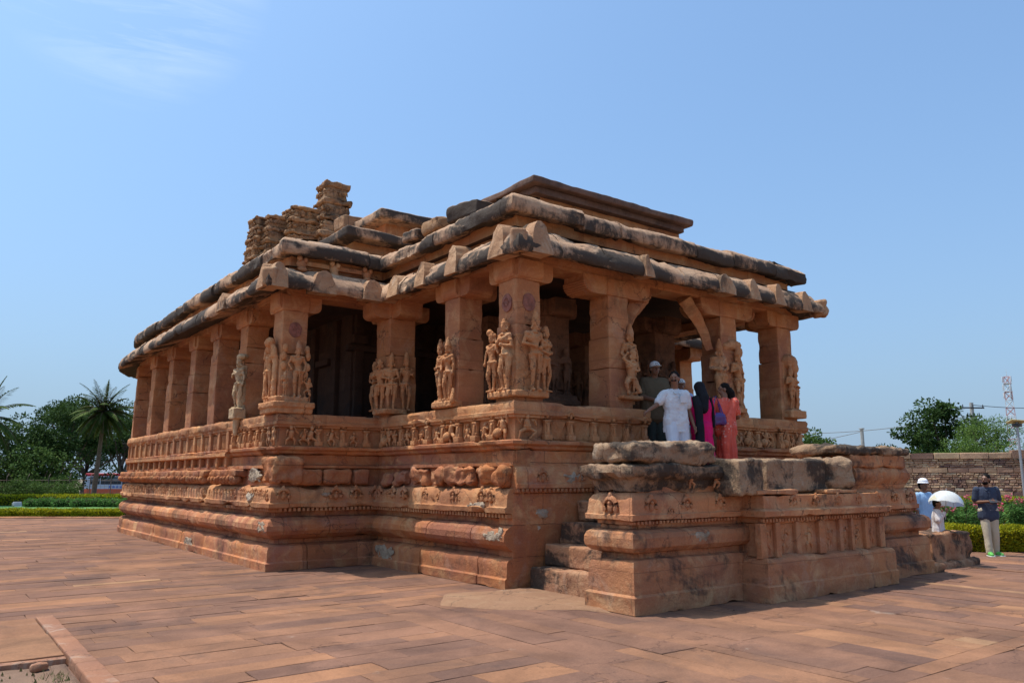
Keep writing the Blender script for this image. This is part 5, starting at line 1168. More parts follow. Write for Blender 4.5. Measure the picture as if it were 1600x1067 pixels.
# boundary wall of separate stones
M_wall=slabmat('rubble_wall_stone',[(0,(.17,.10,.09)),(.25,(.30,.18,.13)),(.5,(.42,.26,.17)),(.75,(.52,.36,.22)),(1,(.6,.48,.33))],bump=.9,stain=.5)
a=at(1265,36.5); b=at(1800,31.5); LW=(b-a).length; ang=math.atan2((b-a).y,(b-a).x); t=thing('stone_wall','long boundary wall of mixed red, brown and buff stones behind the garden','wall',(a.x,a.y,-.06),ang)
r=random.Random(8); V=[];Fc=[];cv=[]
def stonebox(x0,x1,y0,y1,z0,z1,c):
    o=len(V); j=lambda:r.uniform(-.012,.012); g=.008
    for (x,y,z) in((x0,y0,z0),(x1,y0,z0),(x1,y0,z1),(x0,y0,z1)): V.append((x+j(),y,z+j()))
    for (x,z) in((x0+.02,z0+.02),(x1-.02,z0+.02),(x1-.02,z1-.02),(x0+.02,z1-.02)): V.append((x+j(),y0-.03+j(),z+j()))
    for (x,y,z) in((x0,y1,z0),(x1,y1,z0),(x1,y1,z1),(x0,y1,z1)): V.append((x,y,z))
    for q in range(4):
        k=(q+1)%4; Fc.append((o+q,o+k,o+4+k,o+4+q)); Fc.append((o+8+q,o+8+k,o+k,o+q)); cv.extend([c,c])
    Fc.append((o+4,o+5,o+6,o+7)); cv.append(c)
    Fc.append((o+11,o+10,o+9,o+8)); cv.append(c)
z=0
while z<2.35:
    big=r.random()<.2; h_=r.uniform(.20,.26) if big else r.uniform(.08,.15); x=0
    while x<LW:
        w_=r.uniform(.35,.8) if big else r.uniform(.12,.42); stonebox(x,x+w_-.012,0,.5,z,z+h_-.01,max(0,min(1,r.gauss(.5,.27)))); x+=w_
    z+=h_
x=0
while x<LW:
    w_=r.uniform(.6,1.1); top=.26+(.10 if x>LW*.62 else 0)+(.08 if x>LW*.75 else 0); stonebox(x,x+w_-.012,-.04,.54,z,z+top,max(0,min(1,r.gauss(.42,.2)))); x+=w_
o=pmesh('masonry',V,Fc,M_wall,cv,t)
bm=new(); gbox(bm,(LW/2,.27,z/2),(LW,.4,z-.1),1,.01); obj('mortar_core',bm,plain('wall_mortar',(.16,.11,.08),.95,.2,3),t)
M_conc=plain('weathered_concrete',(.34,.33,.31),.9,.15,4); M_dark=plain('dark_metal',(.06,.06,.065),.5)
b=at(1529,52,-.06); t=thing('utility_pole','concrete utility pole with cross-arms and insulators rising behind the acacias','utility pole',b,R(-30)); H=1.6+118*52/1243
bm=new(); tube(bm,[(0,0,0),(0,0,H/2),(0,0,H)],[.17,.15,.12],8); obj('pole',bm,M_conc,t)
for z_,l_ in((H-.35,1.6),(H-.9,.9),(H-1.35,1.3)):
    bm=new(); gbox(bm,(0,-.12,z_),(l_,.08,.09),1,.01); obj('cross_arm',bm,M_dark,t)
    for s in(-.45,0,.45):
        bm=new(); limb(bm,(s*l_,-.12,z_),(s*l_,-.12,z_+.2),.045,.03,7); obj('insulator',bm,M_dark,t)
pole_b=b
b=at(1352,60,-1.1); t=thing('short_post','short bare concrete post beside the low distant tree','post',b); bm=new(); tube(bm,[(0,0,0),(0,0,2.7+76*60/1243)],[.15,.13],8); obj('pole',bm,M_conc,t); bm=new(); gbox(bm,(0,0,2.68+76*60/1243),(.3,.3,.08),1,.01); obj('pole_cap',bm,M_conc,t)
def wire(label,p0,p1,sag,rad=.022):
    bm=new(); n=16; pts=[Vector(p0).lerp(Vector(p1),i/n)-Vector((0,0,sag*4*(i/n)*(1-i/n))) for i in range(n+1)]; tube(bm,pts,rad,5); tag(obj('overhead_wire',bm,M_dark,None),label,'wire','overhead wires on the right')
wl=at(1180,62,1.6+70*62/1243); wt=Vector((pole_b.x,pole_b.y,H-.9)); wr=at(1760,50,1.6+105*50/1243)
wire('overhead wire sloping left from the utility pole across the large dark tree',wt,wl,.5)
wire('thin overhead wire running right from the top cross-arm of the utility pole',wt+Vector((0,0,.7)),wr+Vector((0,0,.5)),.3); wire('lower thin overhead wire running right from the utility pole',wt-Vector((0,0,.3)),wr-Vector((0,0,.35)),.3)
wire('lowest thin overhead wire passing left behind the short bare post',at(1352,60,1.55+72*60/1243),at(1150,66,1.6+38*66/1243),.2)
# telecom tower
b=at(1590,230,-1.2); H=1.2+1.6+158*230/1243; t=thing('telecom_tower','distant red and white lattice telecom tower at the right edge','telecom tower',b,R(20)); M_tr=plain('tower_red_steel',(.42,.2,.19),.7,.2,.3); M_tw=plain('tower_white_steel',(.55,.56,.58),.7,.1,.3)
nS=14
for s in range(nS):
    z0,z1=H*s/nS,H*(s+1)/nS; w0=1.7-.95*s/nS; w1=1.7-.95*(s+1)/nS; bm=new()
    for q in range(4):
        cq=[(-1,-1),(1,-1),(1,1),(-1,1)]; a_=cq[q]; c_=cq[(q+1)%4]
        limb(bm,(a_[0]*w0,a_[1]*w0,z0),(a_[0]*w1,a_[1]*w1,z1),.11,.11,4,False); limb(bm,(a_[0]*w0,a_[1]*w0,z0),(c_[0]*w1,c_[1]*w1,z1),.06,.06,4,False); limb(bm,(c_[0]*w0,c_[1]*w0,z0),(a_[0]*w1,a_[1]*w1,z1),.06,.06,4,False); limb(bm,(a_[0]*w1,a_[1]*w1,z1),(c_[0]*w1,c_[1]*w1,z1),.06,.06,4,False)
    obj('lattice_section',bm,M_tr if s%2 else M_tw,t)
for z_ in(H-.8,H-3.2,H-5.5,H*.62):
    for q in range(3):
        a_=q*2.1+z_; bm=new(); gbox(bm,(1.2*math.cos(a_),1.2*math.sin(a_),z_),(.35,.35,1.7),1,.04,a_); obj('antenna',bm,M_tw,t)
bm=new(); gbox(bm,(0,0,H-2),(2.2,2.2,.15),1,.02); gbox(bm,(0,0,H-4.4),(2.2,2.2,.15),1,.02); limb(bm,(0,0,H),(0,0,H+2.2),.07,.03,5); obj('platform',bm,M_tw,t)
# post with flat lamp canopy at right edge
b=at(1598,33,-.06); t=thing('lamp_post','grey steel lamp post with a flat tilted canopy at the right edge','lamp post',b); H=1.6+88*33/1243
bm=new(); tube(bm,[(0,0,0),(0,0,H)],[.06,.05],8); obj('pole',bm,M_grey,t); bm=new(); gbox(bm,(0,0,H+.02),(.75,.6,.04),.2,.015,0,Matrix.Rotation(R(9),3,'Y')@Matrix.Rotation(R(40),3,'Z')); obj('canopy',bm,plain('yellowish_sheet',(.5,.42,.22),.6),t)
bm=new(); gbox(bm,(0,0,H-.12),(.3,.3,.14),.2,.03); obj('lamp_housing',bm,M_dark,t)
# ================================================================== BUS, CAR
a=at(133,93); rt_=RT; ang=math.atan2(RT.y,RT.x)
M_glass=plain('bus_window_glass',(.03,.035,.04),.12,.1,2,spec=.6); M_red=plain('bus_red_paint',(.42,.02,.03),.35,.05); M_org=plain('bus_orange_red_paint',(.55,.09,.03),.35,.05); M_sil=plain('bus_silver_paint',(.5,.52,.56),.3,.05); M_blk=plain('tyre_rubber',(.02,.02,.02),.8)
bus=thing('city_bus','silver, red and orange single-decker bus on the road behind the coconut palm','bus',(a.x,a.y,-1.21),ang)
Lb=10.8
def bb(name,c,s,m,par=bus,r_=.05):
    bm=new(); gbox(bm,c,s,.6,r_); return obj(name,bm,m,par,50)
bb('body',(Lb/2,1.25,2.0),(Lb,2.5,2.1),M_sil); bb('roof',(Lb/2,1.25,3.08),(Lb,2.52,.40),M_red,r_=.1)
bb('lower_panel',(Lb/2,1.25,.93),(Lb-.02,2.54,1.15),M_org)
bb('windscreen',(-.01,1.25,2.3),(.06,2.2,1.1),M_glass)
for i in range(8):
    x=.75+i*1.25; w_=bb('window',(x+.45,-.01,2.45),(1.12,.05,.88),M_glass,r_=.02); bb('window_bar',(x+.45,-.04,2.42),(1.12,.02,.03),M_grey,w_,r_=.005); bb('window_bar',(x+.45,-.04,2.6),(1.12,.02,.03),M_grey,w_,r_=.005)
for x in(1.9,8.2):
    bm=new(); limb(bm,(x,-.03,.48),(x,.3,.48),.48,.48,18,False); wo=obj('wheel',bm,M_blk,bus); bm=new(); limb(bm,(x,-.06,.48),(x,.05,.48),.25,.25,14,False); obj('rim',bm,M_sil,wo)
for i in range(9): bb('lettering',(3.0+i*.42,-.02,1.72),(.26,.03,.24),plain('bus_lettering_blue',(.1,.2,.5),.4) if i==0 else bpy.data.materials['bus_lettering_blue'],r_=.02)
# white car at the far left
a=at(-22,62); car=thing('white_car','white car partly in view on the road at the left edge','car',(a.x,a.y,-.55),ang); M_car=plain('white_car_paint',(.75,.77,.8),.25,.03,spec=.6)
bm=new(); prof=[(0,.35),(.05,.75),(.9,.92),(1.5,1.38),(2.9,1.42),(3.55,1.0),(4.1,.9),(4.25,.6),(4.2,.35)]
A=[bm.verts.new((x,0,z_)) for x,z_ in prof]; B=[bm.verts.new((x,1.65,z_)) for x,z_ in prof]; bm.faces.new(A); bm.faces.new(list(reversed(B)))
for i in range(len(A)): bm.faces.new((A[i],B[i],B[(i+1)%len(A)],A[(i+1)%len(A)]))
bmesh.ops.bevel(bm,geom=bm.edges[:],offset=.07,segments=2,affect='EDGES'); obj('body',bm,M_car,car,40)
for x0,x1 in((1.35,2.1),(2.2,3.2)): 
    bm=new(); gbox(bm,((x0+x1)/2,-.0,1.17),(x1-x0,.03,.3),.3,.01); obj('window',bm,M_glass,car)
bm=new(); gbox(bm,(3.35,.82,1.17),(.05,1.4,.38),.3,.02,0,Matrix.Rotation(R(-52),3,'Y')); obj('windscreen',bm,M_glass,car)
for x in(.85,3.4):
    for y in(-.02,1.45):
        bm=new(); limb(bm,(x,y,.32),(x,y+.2,.32),.32,.32,18,False); wo=obj('wheel',bm,M_blk,car); bm=new(); limb(bm,(x,y-.02,.32),(x,y+.1,.32),.18,.18,12,False); obj('rim',bm,M_sil,wo)
bm=new(); ell(bm,(4.2,.25,.68),(.08,.18,.09)); obj('headlight',bm,M_tw,car); bm=new(); ell(bm,(4.2,1.4,.68),(.08,.18,.09)); obj('headlight',bm,M_tw,car)
# the road
bm=new(); q=[at(-500,60),at(700,60),at(700,120),at(-500,120)]; q=[at(-500,66),at(700,66),at(700,112),at(-500,112)]; quad(bm,[(p.x,p.y) for p in q],-1.195); tag(obj('road',bm,plain('asphalt',(.06,.06,.06),.9),None,180),kind='structure')
# ================================================================== PEOPLE
M_skin=plain('brown_skin',(.20,.095,.055),.5,.08,10,spec=.4); M_skin2=plain('light_brown_skin',(.27,.14,.085),.5,.08,10,spec=.4); M_hair=plain('black_hair',(.009,.007,.006),.75,.2,30,spec=.1)
def cloth(name,c,var=.06,rough_=.85,bump=.4): return plain(name,c,rough_,var,9,spec=.2,bump=bump,bs=60)
M_white=cloth('white_cotton',(.60,.61,.64)); M_wht2=cloth('white_trousers',(.56,.58,.64)); M_eye=plain('eye_white',(.3,.28,.26),.4); M_pup=plain('dark_iris',(.02,.01,.01),.3); M_lip=plain('lips',(.22,.08,.06),.5)
def person(label,loc,n,h,pose,fem=False,skin=None,sturdy=1.0,hands=None,headdir=None,curl=.5):
    t=thing('person',label,'person',loc,0); M=facing(n); J=joints(h,pose,M,(0,0,0)); f=(M@Vector((0,-1,0))).normalized()
    hf=Vector((*headdir,0)).normalized() if headdir else f
    bm=new(); body(bm,J,h,fem,sturdy=sturdy*.96,slim=.78); headprims(bm,J,h,hf,fem)
    for a in 'LR':
        d=(J['ha'+a]-J['el'+a]).normalized(); inn=(M@Vector((1 if a=='L' else -1,0,0)))
        pn=inn-d*inn.dot(d); hand(bm,J,a,h,d,pn if pn.length>.1 else f,curl)
    b=remesh(bm,.0085,1); t['_']=1; del t['_']; o=obj('body',b,skin or M_skin,t,180)
    X=hf.cross(Vector((0,0,1))).normalized(); H=J['hea']
    for s in(-1,1):
        bm=new(); ell(bm,H+hf*.0455*h+X*s*.019*h+Vector((0,0,.006*h)),(.0065*h,.0065*h,.0035*h),None,8,6); e=obj('eye',bm,M_eye,t); bm=new(); ell(bm,H+hf*.0500*h+X*s*.019*h+Vector((0,0,.006*h)),(.0040*h,.0030*h,.0038*h),None,6,5); obj('iris',bm,M_pup,e)
    bm=new(); limb(bm,H+hf*.0515*h-X*.012*h-Vector((0,0,.027*h)),H+hf*.0515*h+X*.012*h-Vector((0,0,.027*h)),.0035*h,.0035*h,6); obj('mouth',bm,M_lip,t)
    return t,J,M,f,hf
def part(name,bm,m,t,vox=.011,sm=2,folds=.004,seed=0,fs=6,pleat=0,npl=11,hem=None):
    b=remesh(bm,vox,sm) if vox else bm
    if hem is not None: bmesh.ops.bisect_plane(b,geom=b.verts[:]+b.edges[:]+b.faces[:],plane_co=(0,0,hem),plane_no=(0,0,-1),clear_outer=True)
    if pleat:
        b.normal_update(); zs_=[v.co.z for v in b.verts]; z0_,z1_=min(zs_),max(zs_); mx_=sum(v.co.x for v in b.verts)/len(b.verts); my_=sum(v.co.y for v in b.verts)/len(b.verts); mv=[]
        for v in b.verts:
            a=math.atan2(v.co.y-my_,v.co.x-mx_); fz=max(0,1-(v.co.z-z0_)/(z1_-z0_)*1.5); mv.append((v,v.normal*pleat*fz*(math.sin(a*npl+v.co.z*1.5+2*noise.noise(v.co*2))+.5*math.sin(a*npl*2.3+seed))))
        for v,d in mv: v.co+=d
    rough(b,folds,fs,folds*.3,22,seed) if folds else None
    return obj(name,b,m,t,180 if vox else 50)
def torso(bm,J,h,fat=1.0,low=.46):
    k=h; Z=Vector((0,0,1)); X=(J['shR']-J['shL']).normalized(); 
    tab=((.795,.080,.044),(.765,.078,.058),(.73,.070,.068),(.69,.062,.070),(.64,.055,.070),(.59,.054,.073),(.54,.056,.077),(.49,.058,.079),(.42,.059,.079))
    z=.795
    while z>low-.015:
        for (z1,a1,b1),(z0,a0,b0) in zip(tab,tab[1:]):
            if z0<=z<=z1: f_=(z-z0)/(z1-z0); hw=a0+(a1-a0)*f_; r_=b0+(b1-b0)*f_
        a,b=(J['che'],J['nec']) if z>.73 else ((J['wai'],J['che']) if z>.62 else (J['pel'],J['wai']))
        za,zb=(.73,.835) if z>.73 else ((.62,.73) if z>.62 else (.53,.62)); c=a+(b-a)*((z-za)/(zb-za)); limb(bm,c-X*hw*k*fat,c+X*hw*k*fat,r_*k*fat,r_*k*fat,14); z-=.018
def shirt(J,h,sleeve=.62,low=.455,fat=1.0,tail=0.0):
    bm=new(); k=h; Z=Vector((0,0,1)); torso(bm,J,h,fat,low)
    limb(bm,J['che']+Z*.03*k,J['nec']-Z*.010*k,.06*k,.040*k,12)
    for a in 'LR':
        e=J['sh'+a].lerp(J['el'+a],min(1,sleeve/.62) if sleeve<=.62 else 1); limb(bm,J['sh'+a],e,.043*k,.041*k,10,True)
        if sleeve>.62: limb(bm,J['el'+a],J['el'+a].lerp(J['ha'+a],.9),.040*k,.030*k,10)
    return bm
def trousers(J,h,wide=1.0,top=.0):
    bm=new(); k=h; Z=Vector((0,0,1)); limb(bm,J['hipL']+Z*.02*k,J['hipR']+Z*.02*k,.066*k,.066*k,12); limb(bm,J['hipL']+Z*.05*k,J['hipR']+Z*.05*k,.068*k,.068*k,12)
    for a in 'LR': limb(bm,J['hip'+a],J['kn'+a],.066*k*wide,.050*k*wide,12); limb(bm,J['kn'+a],J['an'+a]-Z*.012*k,.050*k*wide,.042*k*wide,12)
    return bm
def shoes(J,h,t,m,sole=None):
    for a in 'LR':
        bm=new(); Z=Vector((0,0,1)); A=J['an'+a]; B=J['to'+a]; d=(B-A); d.z=0; d.normalize()
        limb(bm,A-Z*.012*h-d*.02*h,B+d*.012*h,.033*h,.024*h,10); limb(bm,A-Z*.02*h,A+Z*.015*h,.032*h,.03*h,10); s=part('shoe',bm,m,t,.008,1,0)
        bm=new(); gbox(bm,A.lerp(B,.5)-Z*(A.lerp(B,.5).z-.006),(.062*h,.16*h,.016),.05,.01,math.atan2(d.y,d.x)-math.pi/2); obj('sole',bm,sole or M_dark,s)
def hair(J,h,t,hf,kind='short',m=None):
    H=J['hea']; X=hf.cross(Vector((0,0,1))).normalized(); Z=Vector((0,0,1)); k=h; Mh=Matrix(((X.x,-hf.x,0),(X.y,-hf.y,0),(0,0,1))); bm=new()
    ell(bm,H+Z*.024*k-hf*.014*k,(.050*k,.055*k,.053*k),Mh,16,12)
    ell(bm,H-Z*.008*k-hf*.026*k,(.046*k,.040*k,.045*k),Mh,12,10)
    if kind=='pony':
        tube(bm,[H-hf*.05*k+Z*.01*k,H-hf*.075*k-Z*.03*k,H-hf*.085*k-Z*.12*k,H-hf*.08*k-Z*.22*k],[.036*k,.044*k,.036*k,.012*k],10)
    return part('hair',bm,m or M_hair,t,.008,1,.002,3,30)
def cap_(J,h,t,hf,m,name='cap'):
    H=J['hea']; X=hf.cross(Vector((0,0,1))).normalized(); Z=Vector((0,0,1)); k=h; Mh=Matrix(((X.x,-hf.x,0),(X.y,-hf.y,0),(0,0,1)))
    bm=new(); ell(bm,H+Z*.034*k-hf*.004*k,(.053*k,.062*k,.050*k),Mh,18,12); bmesh.ops.bisect_plane(bm,geom=bm.verts[:]+bm.edges[:]+bm.faces[:],plane_co=H+Z*.022*k,plane_no=-Z,clear_outer=True)
    c=obj(name,bm,m,t,60); bm=new(); ell(bm,H+Z*.026*k+hf*.062*k,(.042*k,.048*k,.007*k),Mh,14,8); obj('visor',bm,m,c,60)
    bm=new(); k2=12
    tube(bm,[H+Z*.046*k+hf*(.0565*k)+X*.013*k*math.cos(a)+Z*.013*k*math.sin(a)-hf*.006*k*(math.sin(a)) for a in [math.pi*2*i/k2 for i in range(k2+1)]],.0028*k,5); obj('round_emblem',bm,M_dark,c); return c
# --- 1 the man in white
h=1.74; n=(-.42,-1)
POSE1=dict(elL=(-.20,-.02,.68),haL=(-.30,-.06,.625),shL=(-.105,0,.79),shR=(.105,0,.79),elR=(.145,.02,.635),haR=(.165,-.03,.50),hea=(-.012,-.022,.925),
 knL=(-.06,-.07,.285),anL=(-.045,-.09,.05),toL=(-.05,-.17,.02),knR=(.065,-.02,.285),anR=(.075,.07,.06),toR=(.09,.0,.022),hipL=(-.05,0,.5))
t,J,M,f,hf=person('moustached man in white shirt and white trousers stepping down, one arm out',(2.66,-.92,1.552),n,h,POSE1,sturdy=1.0,headdir=(-.85,-.6))
sh=part('shirt',shirt(J,h,.42,fat=.90,low=.44),M_white,t,.009,2,.012,1,8,hem=.435*h)
bm=new(); X=(M@Vector((1,0,0))); Z=Vector((0,0,1))
for s in(-1,1): limb(bm,J['nec']+X*s*.028*h+f*.01*h-Z*.006*h,J['nec']+X*s*.02*h+f*.062*h-Z*.045*h,.012*h,.013*h,7,True,.5)
obj('collar',bm,M_white,sh)
bm=new(); c=J['che']+f*.074*h*1.05+X*.045*h+Z*.005*h; gbox(bm,c,(.062*h,.012*h,.068*h),.02,.004,math.atan2(X.y,X.x)); obj('chest_pocket',bm,M_white,sh)
for i in range(6): bm=new(); ell(bm,J['che']+f*.076*h+Z*(.05-i*.042)*h,(.005*h,.004*h,.005*h)); obj('button',bm,M_wht2,sh)
part('trousers',trousers(J,h,1.08),M_wht2,t,.010,2,.007,2,5); shoes(J,h,t,M_dark); hair(J,h,t,hf)
bm=new(); Xh=hf.cross(Z).normalized(); limb(bm,J['hea']+hf*.05*h-Xh*.018*h-Z*.018*h,J['hea']+hf*.05*h+Xh*.018*h-Z*.018*h,.008*h,.008*h,7); obj('moustache',bm,M_hair,t)
# --- 2 capped man behind him, in the shade, with a camera
h=1.76; M_olive=cloth('olive_brown_tshirt',(.12,.085,.05)); M_dtrs=cloth('dark_grey_trousers',(.035,.045,.04)); M_cap1=cloth('off_white_cap',(.62,.60,.57))
POSE2=dict(elL=(-.15,-.03,.64),haL=(-.05,-.13,.60),elR=(.15,-.03,.64),haR=(.05,-.14,.61),hea=(.0,-.03,.92))
t,J,M,f,hf=person('heavy man in white cap and brown T-shirt shaded behind the man in white',(3.28,.10,1.865),(-.45,-1),h,POSE2,sturdy=1.18)
part('tshirt',shirt(J,h,.5,fat=1.16),M_olive,t,.011,2,.007,3); part('trousers',trousers(J,h,1.15),M_dtrs,t,.011,2,.007,4); shoes(J,h,t,M_dark); hair(J,h,t,hf); cap_(J,h,t,hf,M_cap1)
Z=Vector((0,0,1)); cm=(J['haL']+J['haR'])/2+f*.05*h+Z*.0*h+Vector(t.location); t2=thing('camera','black camera held at the chest by the capped man in the brown T-shirt','camera',cm,math.atan2(f.y,f.x)+math.pi/2)
bm=new(); gbox(bm,(0,0,0),(.14,.06,.09),.03,.015); gbox(bm,(0,0,.05),(.05,.05,.03),.03,.01); obj('camera_body',bm,M_dark,t2); bm=new(); limb(bm,(0,-.02,0),(0,-.12,0),.036,.034,14,False); obj('lens',bm,M_dark,t2)
bm=new(); gbox(bm,J['che']-f*.13*h-Z*.05*h,(.30,.17,.42),.06,.07,math.atan2(f.y,f.x)+math.pi/2); bp=obj('backpack',bm,cloth('black_nylon',(.02,.022,.03)),None); bp.location=t.location; tag(bp,'black backpack worn by the capped man in the brown T-shirt','backpack')
# --- 3 second capped person
h=1.52
t,J,M,f,hf=person('person in a white cap and blue-white shirt hidden behind the man in white',(3.72,-.12,1.8),(-.5,-1),h,dict(elL=(-.14,0,.64),haL=(-.12,-.05,.5)),headdir=(-.6,-.8))
part('shirt',shirt(J,h,.5),cloth('blue_white_shirt',(.35,.42,.6)),t,.011); part('trousers',trousers(J,h,1.2),cloth('grey_green_cloth',(.28,.31,.30)),t,.011); shoes(J,h,t,M_dark); hair(J,h,t,hf); cap_(J,h,t,hf,M_cap1)
# --- 4 woman in pink
def gown(J,h,M,low=.03,w0=.098,w1=.125,lean=(0,0,0)):
    bm=new(); Z=Vector((0,0,1)); p=J['pel']; k=h; X=M@Vector((1,0,0))
    torso(bm,J,h,.93,.5); limb(bm,p-X*.02*k,p+X*.02*k,w0*k,w0*k,14)
    limb(bm,p,Vector((p.x+lean[0],p.y+lean[1],(.285)*k)),w0*k,w1*k*.98,18); limb(bm,Vector((p.x+lean[0],p.y+lean[1],.285*k)),Vector((p.x+lean[0],p.y+lean[1],(low+w1)*k)),w1*k*.98,w1*k,18)
    limb(bm,J['che']+Z*.03*k,J['nec']-Z*.012*k,.066*k,.040*k,12); return bm
h=1.60; M_pink=cloth('magenta_cotton',(.62,.008,.12)); M_blkc=cloth('black_scarf_cloth',(.010,.010,.014))
n4=(.25,1)
t,J,M,f,hf=person('woman seen from behind in a magenta dress with a long black headscarf',(3.16,-1.02,1.552),n4,h,dict(elL=(-.15,-.02,.64),haL=(-.10,-.10,.56),elR=(.15,-.02,.64),haR=(.10,-.10,.56),knL=(-.03,0,.285),knR=(.03,0,.285),anL=(-.03,.01,.045),anR=(.03,.01,.045),toL=(-.035,-.06,.018),toR=(.035,-.06,.018)),True,sturdy=1.1)
bm=gown(J,h,M)
for a in 'LR': limb(bm,J['sh'+a],J['el'+a],.044*h,.042*h,10); limb(bm,J['el'+a],J['ha'+a].lerp(J['el'+a],.3),.040*h,.034*h,10)
part('dress',bm,M_pink,t,.011,2,.008,5,5,pleat=.014)
bm=new(); Z=Vector((0,0,1)); H=J['hea']; X=M@Vector((1,0,0)); ell(bm,H+Z*.016*h-f*.006*h,(.058*h,.062*h,.064*h),None,16,12); limb(bm,H-f*.02*h,J['nec']-f*.035*h,.055*h,.062*h,12); limb(bm,J['nec']-f*.05*h,J['che']-f*.07*h+X*.02*h-Z*.02*h,.055*h,.05*h,12)
s=part('headscarf',bm,M_blkc,t,.010,2,.006,6,7)
bm=new(); bk=-f*.09*h
tube(bm,[J['nec']+X*.085*h-f*.02*h,J['che']+X*.085*h+bk*.8,J['wai']+X*.085*h+bk*.95,J['pel']+X*.09*h+bk*1.02,J['pel']+X*.10*h+bk*1.15-Z*.2*h,J['pel']+X*.10*h+bk*1.2-Z*.42*h],[.05*h,.046*h,.042*h,.045*h,.05*h,.05*h],10); tube(bm,[J['nec']-X*.10*h-f*.02*h,J['che']-X*.115*h+bk*.5,J['pel']-X*.115*h+bk*.6],[.02*h,.018*h,.014*h],8)
part('shawl',bm,M_blkc,t,.010,2,.006,7,7); shoes(J,h,t,M_dark)
bm=new(); gbox(bm,H-f*.068*h-Z*.008*h,(.035,.015,.015),.02,.005); obj('hair_clip',bm,plain('teal_clip',(.02,.3,.3),.3),t)
# --- 5 woman in orange sari with purple bag
h=1.63; M_sari,n_,b_=mat('coral_sari'); tcn=N(n_,'ShaderNodeTexCoord').outputs['Object']; c_=mixc(n_,ramp(n_,noi(n_,tcn,5,4,.6),.3,.7),(.50,.055,.03),(.68,.10,.055))
vo_=N(n_,'ShaderNodeTexVoronoi',Scale=22); n_.links.new(tcn,vo_.inputs['Vector']); sp_n=N(n_,'ShaderNodeSeparateXYZ'); n_.links.new(tcn,sp_n.inputs[0])
c_=mixc(n_,mixc(n_,1.0,ramp(n_,vo_.outputs['Distance'],.25,.32,(1,1,1,1),(0,0,0,1)),ramp(n_,noi(n_,tcn,2.5,2,.5),.5,.6),'MULTIPLY'),c_,(.6,.36,.28)); n_.links.new(c_,b_.inputs['Base Color']); b_.inputs['Roughness'].default_value=.7; M_trim=cloth('gold_trim',(.55,.28,.1),.2); n5=(.35,1)
t,J,M,f,hf=person('woman seen from behind in a coral sari with a long black ponytail',(3.78,-1.02,1.552),n5,h,dict(elL=(-.16,-.01,.65),haL=(-.10,-.12,.60),elR=(.15,-.02,.64),haR=(.08,-.10,.57),knL=(-.03,0,.285),knR=(.03,0,.285),anL=(-.03,.01,.045),anR=(.03,.01,.045),toL=(-.035,-.06,.018),toR=(.035,-.06,.018)),True,sturdy=1.15,headdir=(-.75,.5))
bm=gown(J,h,M,.03,.092,.102)
s=part('sari',bm,M_sari,t,.010,2,.008,8,5,pleat=.014,npl=13)
bm=new(); Z=Vector((0,0,1)); X=M@Vector((1,0,0))
for a in 'LR': limb(bm,J['sh'+a],J['sh'+a].lerp(J['el'+a],.7),.044*h,.042*h,10)
part('blouse_sleeves',bm,M_sari,t,.010,2,0)
bm=new(); B=-f
tube(bm,[J['shL']+Z*.03*h,J['shL']+B*.04*h+X*.02*h,J['wai']+B*.06*h+X*.0*h,J['pel']+B*.075*h+X*.04*h,J['pel']+B*.08*h+X*.06*h-Z*.16*h,J['pel']+B*.085*h+X*.065*h-Z*.36*h],[.042*h,.052*h,.052*h,.055*h,.05*h,.03*h],10)
part('sari_drape',bm,M_sari,s,.010,2,.010,9,7)
hair(J,h,t,hf,'pony'); shoes(J,h,t,M_dark)
bm=new(); ell(bm,J['hea']+hf.cross(Z)*.05*h-Z*.03*h,(.008,.008,.014)); obj('earring',bm,M_trim,t)
sR=Vector(t.location)+J['shR']; bagc=Vector(t.location)+J['wai']+X*.155*h+B*.09*h-Z*.01*h
t2=thing('handbag','shiny purple handbag hanging from the shoulder of the woman in the coral sari','handbag',bagc,math.atan2(X.y,X.x)); M_bag=plain('purple_leather',(.055,.02,.16),.35,.2,12,spec=.6,bump=.5,bs=18)
bm=new(); gbox(bm,(0,0,0),(.32,.13,.20),.03,.06); 
for v in bm.verts: v.co.x*=1+.12*(-v.co.z/.1); 
rough(bm,.015,7,.004,20,4); obj('bag_body',bm,M_bag,t2); 
loc=lambda p: Matrix.Rotation(-math.atan2(X.y,X.x),3,'Z')@(p-bagc)
for dy in(-.03,.03):
    bm=new(); top=loc(sR+Z*.085); tube(bm,[(-.10,dy,.08),Vector((-.09,dy,.16)).lerp(top,.35),top+Vector((0,dy,0)),Vector((.09,dy,.16)).lerp(top,.35)+Vector((.0,0,0)),(.10,dy,.08)],.010,7); obj('strap',bm,M_bag,t2)
# --- 6 man in the white hat beyond the staircase, 7 umbrella holder, 8 man with phone
h=1.55; b=at(1440,16.2,0)
t,J,M,f,hf=person('person in a white hat and pale blue shirt half hidden behind the staircase end',(b.x,b.y,0),(-.2,-1),h,dict(elR=(.16,-.03,.65),haR=(.12,-.13,.60)))
part('shirt',shirt(J,h,.55),cloth('pale_blue_shirt',(.32,.48,.68),.15),t,.011); part('trousers',trousers(J,h),M_dtrs,t,.012); shoes(J,h,t,M_dark); hair(J,h,t,hf)
bm=new(); H=J['hea']; ell(bm,H+Vector((0,0,.055*h)),(.056*h,.062*h,.045*h),None,16,10); ell(bm,H+Vector((0,0,.036*h)),(.07*h,.076*h,.010*h),None,18,6); part('hat',bm,cloth('white_hat',(.8,.8,.84)),t,.008,1,0)
h=1.20; b=at(1459,15.0,0)
t,J,M,f,hf=person('short person in a pale striped shirt under the patterned umbrella',(b.x,b.y,0),(.3,-1),h,dict(elL=(-.15,-.03,.68),haL=(-.07,-.12,.80)),sturdy=1.25)
